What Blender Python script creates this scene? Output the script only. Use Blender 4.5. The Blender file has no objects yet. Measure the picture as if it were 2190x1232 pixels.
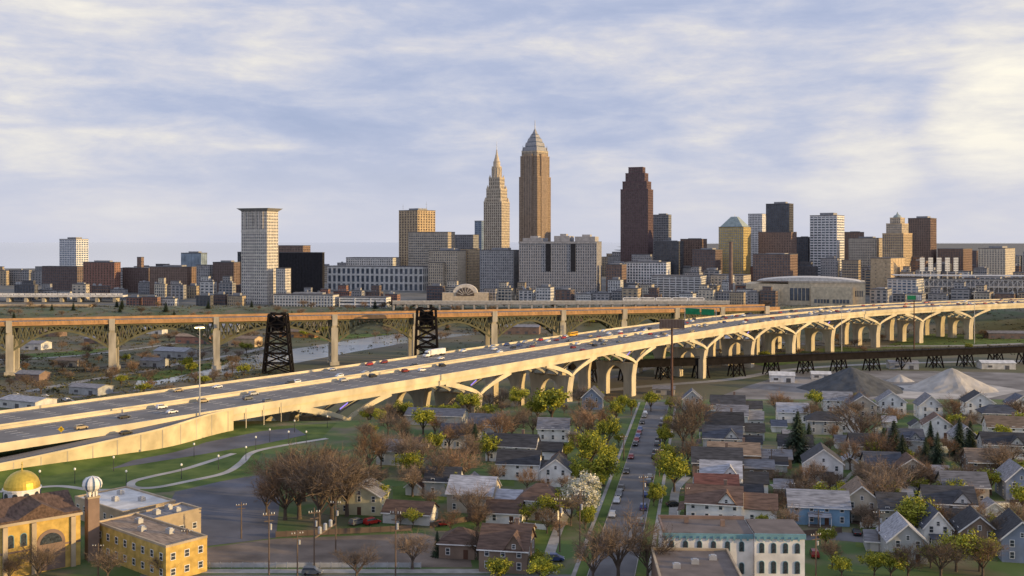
import bpy, math, random, bisect
from mathutils import Vector
R=random.Random(7)
S=bpy.context.scene; COL=S.collection
F,HC,HY=2190.,75.,517.
def X(px,Y): return (px-1095)/F*Y
def Z(py,Y): return HC-(py-HY)/F*Y
def gp(px,py,z=0):
    Y=(HC-z)*F/(py-HY); return X(px,Y),Y
def ss(a,b,v):
    t=min(1,max(0,(v-a)/(b-a))); return t*t*(3-2*t)
def tz(x,y):
    st=480-60*ss(40,-60,x)
    z=-27*ss(st,st+120,y)+21*ss(1130,1270,y)+6*ss(1270,1500,y)
    ys=2900+max(0,x-400)*8
    return z-45*ss(ys,ys+200,y)
ORD='first second third fourth fifth sixth seventh eighth ninth tenth eleventh twelfth thirteenth fourteenth fifteenth sixteenth seventeenth eighteenth nineteenth'.split()
TENS={2:'twenty',3:'thirty',4:'forty',5:'fifty',6:'sixty',7:'seventy',8:'eighty',9:'ninety'}
def ordw(i):
    if i<19: return ORD[i]
    n=i+1; t,u=divmod(n,10)
    if t>9: return str(n)+'th'
    return TENS[t][:-1]+'ieth' if u==0 else TENS[t]+'-'+ORD[u-1]
# ---------- materials
def mat(name,c,rough=.8,var=.2,scale=.3,metal=0,c2=None,emit=0,spec=.3,rnd=0,st=(1,1,1),bump=0,detail=6):
    m=bpy.data.materials.new(name);m.use_nodes=True
    nt=m.node_tree;b=nt.nodes['Principled BSDF'];L=nt.links.new
    b.inputs['Roughness'].default_value=rough;b.inputs['Metallic'].default_value=metal
    b.inputs['Specular IOR Level'].default_value=spec
    tc=nt.nodes.new('ShaderNodeTexCoord');mp=nt.nodes.new('ShaderNodeMapping');n=nt.nodes.new('ShaderNodeTexNoise')
    mp.inputs['Scale'].default_value=st
    n.inputs['Scale'].default_value=scale;n.inputs['Detail'].default_value=detail
    L(tc.outputs['Object'],mp.inputs['Vector']);L(mp.outputs[0],n.inputs['Vector'])
    r=nt.nodes.new('ShaderNodeValToRGB');e=r.color_ramp.elements
    e[0].position=.32;e[1].position=.68
    e[0].color=(*[v*(1-var) for v in c],1);e[1].color=(*(c2 or [min(1,v*(1+var)) for v in c]),1)
    L(n.outputs['Fac'],r.inputs['Fac']);out=r.outputs['Color']
    if rnd:
        oi=nt.nodes.new('ShaderNodeObjectInfo');mr=nt.nodes.new('ShaderNodeMapRange')
        mr.inputs['To Min'].default_value=1-rnd;mr.inputs['To Max'].default_value=1+rnd
        L(oi.outputs['Random'],mr.inputs['Value'])
        h=nt.nodes.new('ShaderNodeHueSaturation');L(mr.outputs[0],h.inputs['Value']);L(out,h.inputs['Color']);out=h.outputs['Color']
    L(out,b.inputs['Base Color'])
    if bump:
        bp=nt.nodes.new('ShaderNodeBump');bp.inputs['Strength'].default_value=bump;L(n.outputs['Fac'],bp.inputs['Height']);L(bp.outputs[0],b.inputs['Normal'])
    if emit:
        b.inputs['Emission Color'].default_value=(*c,1);b.inputs['Emission Strength'].default_value=emit
    return m
M={}
for a in [
 ('white',(.78,.77,.76)),('offwhite',(.61,.6,.58)),('cream',(.62,.56,.46)),('beige',(.5,.44,.36)),('paleyellow',(.6,.55,.36)),('goldstone',(.54,.42,.19)),
 ('tan',(.44,.36,.26)),('sand',(.52,.4,.26)),('brownbrick',(.24,.17,.14)),('redbrick',(.3,.165,.13)),('darkbrick',(.18,.135,.125)),
 ('granite',(.36,.27,.195)),('redgranite',(.155,.105,.108)),('limestone',(.53,.455,.355)),('palestone',(.63,.59,.54)),('greystone',(.39,.38,.38)),('midgrey',(.3,.3,.31)),
 ('darkgrey',(.12,.12,.13)),('black',(.03,.03,.036)),('whiteroof',(.62,.62,.62)),('arenatan',(.6,.51,.37)),
 ('bluewall',(.2,.34,.5)),('slatewall',(.24,.28,.37)),('greywall',(.41,.42,.43)),('brownwall',(.24,.175,.135)),
 ('green_copper',(.3,.36,.36)),('cornice',(.17,.33,.39)),('door',(.12,.06,.04)),('olive',(.15,.145,.085)),('crownmetal',(.32,.32,.34)),('bldgroof',(.16,.135,.125)),
 ('trunk',(.11,.085,.068)),('wood',(.15,.11,.085)),('orange',(.5,.25,.1)),('signgreen',(.02,.24,.1)),('yellow',(.7,.45,.02)),('red',(.4,.03,.025))]:
    M[a[0]]=mat(a[0],a[1])
M['yellowbrick']=mat('yellow_brick',(.54,.37,.11),.85,.25,.6,detail=10)
for k,v in {'charcoal':(.055,.057,.066),'slate':(.09,.1,.13),'lightroof':(.31,.32,.36),'brownroof':(.13,.085,.067),'redroof':(.135,.06,.05),'tanroof':(.24,.18,.135),'greyroof':(.2,.2,.22)}.items():
    M[k]=mat(k+'_shingle',v,.85,.4,.9,st=(.4,2,2),rnd=.25,detail=9)
M['glass']=mat('glass',(.1,.12,.15),.15,.4,.15,spec=.6)  # downtown glazing, lightened to put distance haze into its colour
M['brownglass']=mat('brown_glass',(.13,.105,.09),.2,.4,.15,spec=.5)  # lightened for distance haze like the plain glazing
M['blueglass']=mat('blue_glass',(.12,.18,.28),.12,.3,.1,spec=.7)
M['palegl']=mat('pale_glass',(.25,.32,.4),.15,.3,.1,spec=.7)
M['pane']=mat('pane',(.05,.06,.075),.1,.5,2,spec=.6)
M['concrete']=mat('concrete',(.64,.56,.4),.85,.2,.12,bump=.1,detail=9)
M['pierconc']=mat('pier_concrete',(.56,.49,.37),.85,.22,.25,st=(1,1,.3))
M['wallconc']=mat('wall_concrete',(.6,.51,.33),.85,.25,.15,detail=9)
M['hopestone']=mat('hope_stone',(.44,.405,.34),.9,.3,.2,st=(1,1,.25))
M['hopetop_lit']=mat('hope_parapet_lit',(.52,.3,.14),.85,.2,.2)  # orange light on the bridge top is put into this colour
M['steelwhite']=mat('white_steel',(.62,.6,.57),.5,.1,.3)
M['steelshade']=mat('shaded_steel',(.38,.36,.32),.5,.1,.3)
M['steelblack']=mat('black_steel',(.016,.014,.015),.9,.3,.3,spec=.1)
M['rustpole']=mat('rust_pole',(.12,.06,.045),.7,.3,.5)
M['galv']=mat('galvanised_steel',(.42,.43,.45),.5,.15,.5,metal=.2)
M['asphalt']=mat('asphalt',(.14,.14,.15),.9,.25,.12,detail=9)
M['deckasphalt']=mat('deck_asphalt',(.18,.175,.176),.85,.2,.08,detail=10)
M['lot']=mat('lot_asphalt',(.115,.12,.145),.9,.3,.08,detail=9)
M['path']=mat('path_concrete',(.32,.31,.295),.9,.2,.4)
M['track']=mat('track_ballast',(.075,.063,.055),.95,.3,.4)
M['paint']=mat('road_paint',(.7,.7,.68),.8,.15,1)
M['gravelLot']=mat('gravel_lot',(.18,.145,.12),.95,.35,.12,detail=10)
M['yard']=mat('yard_gravel',(.21,.2,.195),.95,.35,.05,detail=10)
M['salt']=mat('pale_gravel',(.42,.4,.375),.95,.25,.1,bump=.3,detail=10)
M['coal']=mat('dark_gravel',(.08,.087,.097),.95,.25,.2,bump=.3,detail=10)
M['lawn']=mat('lawn',(.06,.125,.02),.95,.3,.12,c2=(.13,.18,.042),detail=10)
M['twig']=mat('twig',(.2,.15,.11),.9,.3,.6,rnd=.35)
M['twigred']=mat('twig_reddish',(.25,.165,.105),.9,.3,.6,rnd=.3)
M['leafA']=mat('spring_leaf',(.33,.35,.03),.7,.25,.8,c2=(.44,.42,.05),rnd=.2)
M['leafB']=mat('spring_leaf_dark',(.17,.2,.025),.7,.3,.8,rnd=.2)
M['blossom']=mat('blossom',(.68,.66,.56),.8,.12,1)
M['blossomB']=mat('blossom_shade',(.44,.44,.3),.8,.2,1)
M['needle']=mat('needle',(.024,.04,.022),.8,.4,.8,rnd=.25)
M['needleB']=mat('needle_light',(.042,.06,.03),.8,.4,.8,rnd=.25)
M['brush']=mat('brush',(.095,.075,.05),.95,.35,.03,c2=(.12,.12,.05))
M['gold']=mat('gold_dome',(.62,.45,.08),.38,.15,1,metal=.5)
M['lamp']=mat('lit_lamp',(1,.72,.3),.5,.05,1,emit=6)
M['globe']=mat('globe',(.85,.85,.8),.4,.05,1)
M['led']=mat('led_blue',(.22,.18,.9),.5,.05,1,emit=.7)
M['tyre']=mat('tyre',(.02,.02,.02),.9,.2,2)
M['carglass']=mat('car_glass',(.02,.025,.03),.08,.2,1,spec=.6)
M['tail']=mat('tail_lamp',(.5,.02,.02),.3,.1,1)
CARC={'white':(.78,.78,.78),'black':(.02,.02,.022),'silver':(.45,.46,.48),'grey':(.15,.16,.17),'red':(.4,.02,.02),'dark red':(.2,.02,.02),'blue':(.04,.07,.2),'tan':(.4,.32,.2)}
for k,v in CARC.items(): M['car_'+k]=mat('car_paint_'+k.replace(' ','_'),v,.3,.08,1,spec=.6)
M['bus']=mat('bus_yellow',(.7,.38,.03),.4,.1,1)
# ---------- mesh builder
class MB:
    def __init__(s): s.v=[];s.f=[];s.m=[]
    def q(s,pts,mi=0):
        n=len(s.v);s.v+=[tuple(p) for p in pts];s.f.append(tuple(range(n,n+len(pts))));s.m.append(mi)
    def hexa(s,p,mi=0):
        n=len(s.v);s.v+=[tuple(a) for a in p]
        for f in ((0,3,2,1),(4,5,6,7),(0,1,5,4),(1,2,6,5),(2,3,7,6),(3,0,4,7)):
            s.f.append(tuple(n+i for i in f));s.m.append(mi)
    def box(s,x0,x1,y0,y1,z0,z1,mi=0):
        s.hexa([(x0,y0,z0),(x1,y0,z0),(x1,y1,z0),(x0,y1,z0),(x0,y0,z1),(x1,y0,z1),(x1,y1,z1),(x0,y1,z1)],mi)
    def cb(s,cx,cy,w,d,z0,z1,mi=0): s.box(cx-w/2,cx+w/2,cy-d/2,cy+d/2,z0,z1,mi)
    def bar(s,p,q,w,h=None,w2=None,mi=0):
        p=Vector(p);q=Vector(q);h=h or w;d=(q-p)
        if d.length<1e-6:return
        d.normalize();u=d.cross(Vector((0,0,1)))
        if u.length<1e-3:u=Vector((1,0,0))
        u.normalize();v=u.cross(d);k=(w2/w) if w2 else 1
        a=[p-u*w/2-v*h/2,p+u*w/2-v*h/2,p+u*w/2+v*h/2,p-u*w/2+v*h/2]
        b=[q-u*w*k/2-v*h*k/2,q+u*w*k/2-v*h*k/2,q+u*w*k/2+v*h*k/2,q-u*w*k/2+v*h*k/2]
        s.hexa(a+b,mi)
    def lathe(s,prof,n=16,c=(0,0),mi=0,mis=None,rot=0):
        b=len(s.v)
        for r,z in prof:
            for i in range(n):
                a=2*math.pi*i/n+rot;s.v.append((c[0]+r*math.cos(a),c[1]+r*math.sin(a),z))
        for j in range(len(prof)-1):
            for i in range(n):
                k=(i+1)%n;s.f.append((b+j*n+i,b+j*n+k,b+(j+1)*n+k,b+(j+1)*n+i));s.m.append(mis[i%len(mis)] if mis else mi)
        s.f.append(tuple(b+i for i in range(n-1,-1,-1)));s.m.append(mi)
        t=b+(len(prof)-1)*n;s.f.append(tuple(t+i for i in range(n)));s.m.append(mi)
    def prism(s,a,b,mi=0):
        n=len(a);k=len(s.v);s.v+=[tuple(p) for p in a]+[tuple(p) for p in b]
        s.f.append(tuple(range(k+n-1,k-1,-1)));s.m.append(mi);s.f.append(tuple(range(k+n,k+2*n)));s.m.append(mi)
        for i in range(n):
            j=(i+1)%n;s.f.append((k+i,k+j,k+n+j,k+n+i));s.m.append(mi)
    def mesh(s,name,mats,off=None):
        me=bpy.data.meshes.new(name)
        vs=[(a-off[0],b-off[1],c-off[2]) for a,b,c in s.v] if off else s.v
        me.from_pydata(vs,[],s.f)
        for m in (mats if isinstance(mats,(list,tuple)) else [mats]): me.materials.append(M[m] if isinstance(m,str) else m)
        if any(s.m): me.polygons.foreach_set('material_index',s.m)
        me.update();return me
    def build(s,name,mats,parent=None,world=False,loc=None):
        off=tuple(parent.location) if (world and parent) else None
        o=bpy.data.objects.new(name,s.mesh(name,mats,off));COL.objects.link(o)
        if parent:o.parent=parent
        if loc:o.location=loc
        return o
def tag(o,label,cat,group=None,kind=None):
    o['label']=label;o['category']=cat
    if group:o['group']=group
    if kind:o['kind']=kind
    return o
def thing(name,label,cat,loc,rz=0,group=None):
    o=bpy.data.objects.new(name,None);COL.objects.link(o);o.location=loc;o.rotation_euler=(0,0,rz);o.empty_display_size=.5
    return tag(o,label,cat,group)
def inst(name,me,parent,loc=(0,0,0),rz=0,mt=None):
    o=bpy.data.objects.new(name,me);COL.objects.link(o);o.parent=parent;o.location=loc;o.rotation_euler=(0,0,rz)
    if mt:
        o.material_slots[0].link='OBJECT';o.material_slots[0].material=M[mt]
    return o
ANCH=[];PEND=[]
def near(o,desc,x,y):
    px=1095+F*x/y;b=min(ANCH,key=lambda a:(a[0]-x)**2+(a[1]-y)**2);d=px-(1095+F*b[0]/b[1])
    if abs(d)*y/F>abs(y-b[1])*.7: rel='left of' if d<0 else 'right of'
    else: rel='in front of' if y<b[1] else 'behind'
    PEND.append((f"{desc} {rel} the {b[2]}",math.hypot(b[0]-x,b[1]-y),o))
def finish_labels():
    g={}
    for l,d,o in PEND:g.setdefault(l,[]).append((d,o))
    for l,v in g.items():
        v.sort(key=lambda t:t[0])
        for i,(d,o) in enumerate(v):
            o['label']=l if len(v)==1 else l+(', nearest' if i==0 else f', {ordw(i)} nearest')
# ---------- world, sun, camera
W=bpy.data.worlds.new('World');S.world=W;W.use_nodes=True
nt=W.node_tree;L=nt.links.new;N=nt.nodes
for n in list(N):N.remove(n)
out=N.new('ShaderNodeOutputWorld');mix=N.new('ShaderNodeMixShader');b1=N.new('ShaderNodeBackground');b2=N.new('ShaderNodeBackground')
sky=N.new('ShaderNodeTexSky');sky.sky_type='NISHITA';sky.sun_disc=False
SUN=Vector((.965,-.26,0)).normalized();EL=math.radians(9)
sky.sun_elevation=EL;sky.sun_rotation=math.atan2(SUN.x,SUN.y)
L(sky.outputs[0],b1.inputs[0]);b1.inputs[1].default_value=.1
tc=N.new('ShaderNodeTexCoord')
def mth(op,a,b):
    m=N.new('ShaderNodeMath');m.operation=op
    for i,v in enumerate((a,b)):
        if isinstance(v,(int,float)):m.inputs[i].default_value=v
        else:L(v,m.inputs[i])
    return m.outputs[0]
def noise(sc,loc,scale,det,ro,dist):
    mp=N.new('ShaderNodeMapping');mp.inputs['Scale'].default_value=sc;mp.inputs['Location'].default_value=loc
    L(tc.outputs['Generated'],mp.inputs['Vector'])
    n1=N.new('ShaderNodeTexNoise');n1.inputs['Scale'].default_value=scale;n1.inputs['Detail'].default_value=det;n1.inputs['Roughness'].default_value=ro;n1.inputs['Distortion'].default_value=dist
    L(mp.outputs[0],n1.inputs['Vector']);return n1.outputs['Fac']
fa=noise((1.3,1.3,7),(1.9,.4,.55),1.6,4,.5,.2);fb=noise((3.2,3.2,14),(3.1,1,.3),2.2,12,.58,.3);fc=noise((10,10,30),(.1,2,0),3.2,8,.62,.2)
f1=mth('ADD',mth('ADD',mth('MULTIPLY',fa,.5),mth('MULTIPLY',fb,.46)),mth('MULTIPLY',fc,.13))
sx=N.new('ShaderNodeSeparateXYZ');L(tc.outputs['Generated'],sx.inputs[0])
def mrange(v,a,b,c,d):
    m=N.new('ShaderNodeMapRange');m.interpolation_type='SMOOTHSTEP'
    for i,k in enumerate((a,b,c,d)):m.inputs[1+i].default_value=k
    L(v,m.inputs[0]);return m.outputs[0]
def spot(px,py,a,b,amt):
    d=Vector((px-1095,F,HY-py)).normalized();v=N.new('ShaderNodeVectorMath');v.operation='DOT_PRODUCT';L(tc.outputs['Generated'],v.inputs[0]);v.inputs[1].default_value=d
    return mrange(v.outputs['Value'],math.cos(math.radians(a)),math.cos(math.radians(b)),0,amt)
f2=mth('ADD',f1,mth('ADD',spot(2140,260,4.5,.3,.19),mth('ADD',spot(1830,370,4,.3,.11),spot(300,150,14,1,.055))))
cr=N.new('ShaderNodeValToRGB');e=cr.color_ramp.elements
e[0].position=.42;e[0].color=(.385,.45,.635,1);e[1].position=.78;e[1].color=(1,.94,.81,1)
for p,c in ((.5,(.445,.5,.675)),(.56,(.535,.57,.705)),(.61,(.635,.64,.72)),(.67,(.775,.75,.735))):
    k=e.new(p);k.color=(*c,1)
L(f2,cr.inputs['Fac'])
mr=mrange(sx.outputs['Z'],0,.12,.8,0)
mc=N.new('ShaderNodeMixRGB');mc.inputs[2].default_value=(.63,.64,.73,1);L(mr,mc.inputs[0]);L(cr.outputs[0],mc.inputs[1])
L(mc.outputs[0],b2.inputs[0]);b2.inputs[1].default_value=1.07
mix.inputs[0].default_value=.94
L(b1.outputs[0],mix.inputs[1]);L(b2.outputs[0],mix.inputs[2]);L(mix.outputs[0],out.inputs[0])
ld=bpy.data.lights.new('sun','SUN');ld.energy=4.8;ld.angle=math.radians(.6);ld.color=(1,.68,.29)
lo=bpy.data.objects.new('sun',ld);COL.objects.link(lo)
sd=Vector((SUN.x*math.cos(EL),SUN.y*math.cos(EL),math.sin(EL)))
lo.rotation_euler=sd.to_track_quat('Z','Y').to_euler();lo.location=(400,-200,300)
cd=bpy.data.cameras.new('camera');cam=bpy.data.objects.new('camera',cd);COL.objects.link(cam)
cam.location=(0,0,HC);cam.rotation_euler=(math.radians(90),0,0);cd.lens=36;cd.sensor_width=36;cd.sensor_fit='HORIZONTAL';cd.shift_y=-99/2190;cd.clip_start=1;cd.clip_end=150000
S.camera=cam;S.view_settings.view_transform='Standard'
try:S.view_settings.look='None'
except Exception:pass
# ---------- terrain
def terrain():
    xs=[-40000,-20000,-10000,-5000,-3000,-2200]+list(range(-1600,1601,40))+[2200,3000,5000,10000,20000,40000]
    ys=list(range(-160,420,29))+list(range(420,621,10))+list(range(640,1121,32))+list(range(1130,1281,10))+list(range(1320,3200,47))+[3300,3600,4000,5000,7000,10000,15000,25000,45000]
    mb=MB();nx=len(xs)
    for y in ys:
        for x in xs: mb.v.append((x,y,tz(x,y)))
    for j in range(len(ys)-1):
        for i in range(nx-1):
            mb.f.append((j*nx+i,j*nx+i+1,(j+1)*nx+i+1,(j+1)*nx+i));mb.m.append(0)
    m=bpy.data.materials.new('ground');m.use_nodes=True;nt=m.node_tree;L=nt.links.new;N=nt.nodes;b=N['Principled BSDF'];b.inputs['Roughness'].default_value=.95
    g=N.new('ShaderNodeNewGeometry');sp=N.new('ShaderNodeSeparateXYZ');L(g.outputs['Position'],sp.inputs[0])
    def ns(sc,c1,c2,p0=.38,p1=.62):
        n=N.new('ShaderNodeTexNoise');n.inputs['Scale'].default_value=sc;n.inputs['Detail'].default_value=9;L(g.outputs['Position'],n.inputs['Vector'])
        r=N.new('ShaderNodeValToRGB');e=r.color_ramp.elements;e[0].position=p0;e[1].position=p1;e[0].color=(*c1,1);e[1].color=(*c2,1);L(n.outputs[0],r.inputs[0]);return r.outputs[0]
    a=ns(.07,(.07,.125,.03),(.16,.14,.09),.45,.66);f=ns(.012,(.085,.095,.045),(.145,.125,.09),.42,.6);c=ns(.03,(.1,.105,.1),(.19,.185,.175))
    mz=N.new('ShaderNodeMapRange');mz.inputs['From Min'].default_value=-6;mz.inputs['From Max'].default_value=-20;L(sp.outputs['Z'],mz.inputs['Value'])
    my=N.new('ShaderNodeMapRange');my.inputs['From Min'].default_value=1200;my.inputs['From Max'].default_value=1320;L(sp.outputs['Y'],my.inputs['Value'])
    x1=N.new('ShaderNodeMixRGB');L(mz.outputs[0],x1.inputs[0]);L(a,x1.inputs[1]);L(f,x1.inputs[2])
    x2=N.new('ShaderNodeMixRGB');L(my.outputs[0],x2.inputs[0]);L(x1.outputs[0],x2.inputs[1]);L(c,x2.inputs[2]);L(x2.outputs[0],b.inputs['Base Color'])
    tag(mb.build('ground',m),'broad ground of the neighbourhood, river flats and downtown','ground',kind='structure')
terrain()
M['water']=mat('river_water',(.36,.39,.4),.2,.12,.02,spec=.6)
M['lakewater']=mat('hazed_lake_water',(.52,.56,.63),.1,.04,.002,spec=.8)  # paled so the base colour carries distance haze
mb=MB();mb.q([(-60000,2000,-30),(60000,2000,-30),(90000,140000,-30),(-90000,140000,-30)])
tag(mb.build('lake','lakewater'),'pale grey blue lake reaching the horizon','lake',kind='structure')
def sheet(name,pts,z,m,label,cat,raw=False):
    mb=MB();p=[(a,b,z) if raw else (*gp(a,b,z),z) for a,b in pts]
    ar=sum(p[i][0]*p[(i+1)%len(p)][1]-p[(i+1)%len(p)][0]*p[i][1] for i in range(len(p)))
    mb.q(p if ar>0 else p[::-1])
    return tag(mb.build(name,m),label,cat,kind='structure')
def strip(name,pts,w,z,m,label,cat,zz=0,smooth=True):
    P=[Vector(gp(a,b,zz)) for a,b in pts]
    if smooth:
        Q=[]
        for i in range(len(P)-1):
            a=P[max(0,i-1)];b=P[i];c=P[i+1];d=P[min(len(P)-1,i+2)]
            for k in range(8):
                t=k/8;Q.append(.5*(2*b+(c-a)*t+(2*a-5*b+4*c-d)*t*t+(3*b-a-3*c+d)*t**3))
        Q.append(P[-1]);P=Q
    mb=MB()
    for i,p in enumerate(P):
        t=(P[min(len(P)-1,i+1)]-P[max(0,i-1)]).normalized();n=Vector((-t.y,t.x))*w/2
        for q in (p-n,p+n): mb.v.append((q.x,q.y,z))
    for i in range(len(P)-1): mb.f.append((2*i,2*i+2,2*i+3,2*i+1));mb.m.append(0)
    return tag(mb.build(name,m),label,cat,kind='structure')
ZF=-26.94
sheet('river',[(285,832),(400,812),(520,795),(640,775),(760,752),(860,735),(960,722),(1100,705),(1250,690),(1000,690),(860,712),(700,735),(560,757),(400,788),(295,812)],ZF,'water','pale winding river on the flats behind the highway bridge','river')
sheet('river',[(2060,872),(2190,850),(2400,820),(2400,880),(2190,905),(2060,895)],ZF+.02,'water','patch of river water at the right edge beyond the houses','river')
sheet('gravel_yard',[(1500,862),(1600,825),(1700,795),(1900,792),(2300,800),(2300,850),(2000,865),(1700,872)],ZF-.02,'yard','grey gravel yard around the stone piles','yard')
sheet('gravel_yard',[(1880,850),(1900,825),(2100,820),(2190,835),(2100,855)],ZF+.05,'salt','pale gravel apron below the lighter stone pile','yard')
strip('road',[(60,838),(180,815),(300,795),(400,775),(520,755),(600,735)],9,ZF+.05,'path','pale service road along the near river bank','road',-27)
strip('road',[(0,868),(200,845),(330,832)],8,ZF+.08,'asphalt','dark access road left of the river','road',-27)
strip('road',[(500,700),(620,712),(760,700),(900,690)],10,ZF+.08,'path','pale road on the far river bank','road',-27)
strip('road',[(1200,705),(1400,700),(1700,735),(2000,740),(2190,735)],10,ZF+.08,'path','pale road on the flats below the bridge arches','road',-27)
strip('road',[(1250,840),(1400,825),(1560,812),(1700,790),(1900,778),(2200,772)],9,ZF+.1,'path','pale haul road along the black trestle','road',-27)
strip('road',[(1290,812),(1380,790),(1450,760),(1500,735),(1480,715)],7,ZF+.12,'asphalt','curving dark lane below the bridge piers','road',-27)
strip('road',[(-60,772),(150,762),(300,745),(440,725)],8,ZF+.1,'path','pale track across the brown flats at far left','road',-27)
for i,(pts,lab) in enumerate([(((-40,800),(120,795),(260,780),(400,755),(520,728)),'dark railway track across the left flats'),(((-40,806),(120,801),(270,785),(410,759),(540,728)),'second dark railway track across the left flats'),(((-40,742),(200,735),(400,718),(520,702)),'dark railway track behind the arch bridge piers')]):
    strip('railway_track',pts,4,ZF+.12+.02*i,'track',lab,'railway',-27)
sheet('grass_field',[(1880,745),(1990,705),(2190,690),(2300,690),(2300,728),(2100,738)],ZF+.03,'lawn','green grass slope below the right end of the bridge','grass')
sheet('grass_field',[(640,720),(880,700),(900,708),(700,730)],ZF+.03,'lawn','green bank beside the river in the middle','grass')
sheet('grass_field',[(1210,765),(1420,735),(1520,742),(1300,790)],ZF+.03,'lawn','rough green ground between the bridge piers','grass')
sheet('grass_field',[(1560,765),(1800,742),(1900,750),(1640,785)],ZF+.03,'lawn','green ground behind the black trestle','grass')
sheet('grass_field',[(250,812),(420,780),(500,768),(470,785),(330,815)],ZF+.03,'lawn','green strip between river and service road at left','grass')
sheet('grass_field',[(0,760),(140,752),(260,742),(180,758),(40,772)],ZF+.03,'lawn','green patch on the far left flats','grass')
# near ground sheets
SX=lambda Y:59+.1845*(Y-429)
def along(name,o0,o1,y0,y1,z0,z1,m,label,cat):
    mb=MB();mb.hexa([(SX(y0)+o0,y0,z0),(SX(y0)+o1,y0,z0),(SX(y1)+o1,y1,z0),(SX(y1)+o0,y1,z0),(SX(y0)+o0,y0,z1),(SX(y0)+o1,y0,z1),(SX(y1)+o1,y1,z1),(SX(y1)+o0,y1,z1)])
    tag(mb.build(name,m),label,cat,kind='structure')
along('street',-5.2,5.2,190,480,-.2,.03,'asphalt','grey asphalt residential street running away from the camera','street')
along('kerb',-5.4,-5.2,190,480,-.2,.15,'path','concrete kerb on the left of the street','kerb')
along('kerb',5.2,5.4,190,480,-.2,.15,'path','concrete kerb on the right of the street','kerb')
along('sidewalk',-9.0,-8.0,190,478,-.2,.08,'path','concrete sidewalk on the left of the street','sidewalk')
along('sidewalk',8.0,9.0,190,478,-.2,.08,'path','concrete sidewalk on the right of the street','sidewalk')
along('tree_lawn',-7.9,-5.5,190,478,-.2,.1,'lawn','green tree lawn strip on the left of the street','grass')
along('tree_lawn',5.5,7.9,190,478,-.2,.1,'lawn','green tree lawn strip on the right of the street','grass')
sheet('park_lawn',[(-60,1075),(-60,1000),(200,960),(480,918),(720,905),(690,935),(560,965),(540,1015),(360,1052),(200,1062)],.02,'lawn','green park lawn below the highway ramp wall','grass')
sheet('parking_lot',[(236,1003),(300,978),(430,948),(560,922),(630,915),(655,930),(560,950),(430,972)],.045,'lot','empty bluish grey parking lot beside the ramp wall','parking lot')
sheet('parking_lot',[(375,1052),(470,1030),(560,1015),(600,1060),(590,1150),(440,1168),(330,1135)],.04,'lot','dark asphalt lot behind the yellow church hall','parking lot')
sheet('gravel_lot',[(590,1152),(900,1140),(1000,1165),(1010,1213),(405,1213),(440,1172)],.03,'gravelLot','bare brown gravel lot left of the houses','lot')
sheet('sidewalk',[(380,1217),(1190,1217),(1195,1226),(380,1226)],.05,'path','pale sidewalk along the bottom street','sidewalk')
sheet('street',[(300,1229),(1250,1229),(1250,1300),(300,1300)],.035,'asphalt','asphalt street along the bottom edge','street')
strip('alley',[(1650,1040),(1800,1036),(1900,1040),(1990,1050)],5,.05,'path','pale alley behind the white gabled house','alley')
strip('side_street',[(1880,1085),(2000,1082),(2250,1076)],6,.04,'path','pale side street at the right edge','street')
strip('alley',[(1640,1150),(1760,1145),(1880,1155)],8,.04,'asphalt','asphalt drive right of the white brick building','driveway')
strip('footpath',[(700,938),(600,954),(540,968),(516,990),(480,1012),(400,1030),(330,1043),(285,1042),(285,1030),(330,1018),(400,1002),(500,970)],2.6,.07,'salt','pale curving footpath through the park','path')
strip('footpath',[(300,1046),(200,1048),(120,1040),(0,1052)],2.4,.065,'salt','pale footpath leading to the domed church','path')
for i,(pts,lab) in enumerate([(((1440,1120),(1445,1050),(1470,1020)),'short pale driveway by the round green street tree'),(((1170,1200),(1195,1130),(1215,1090)),'pale concrete walk left of the white blossom tree')]):
    strip('driveway',pts,2.6,.075,'path',lab,'driveway')
for i,(a,b,c,d,lab) in enumerate([(1690,1130,1600,1100,'lawn right of the white brick building'),(1680,1075,1800,1050,'lawn beside the light blue house'),(1830,1170,2000,1128,'lawn below the side street at right'),(2000,1075,2190,1090,'green verge along the side street'),(1660,960,1790,985,'lawn behind the tall gabled house'),(1850,930,2000,948,'lawn among the far right houses'),(1120,1190,1190,1125,'lawn left of the pale walk'),(930,1135,1040,1110,'lawn before the pale roofed beige house'),(840,1040,950,1075,'lawn under the bare trees left of the beige house'),(1050,1040,1100,1015,'small lawn between the long white houses'),(1400,1095,1470,1060,'lawn under the yellow green street tree')]):
    sheet('yard_lawn',[(a,b),(c,b),(c,d),(a,d)],.015+i*.003,'lawn','green '+lab,'grass')
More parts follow.
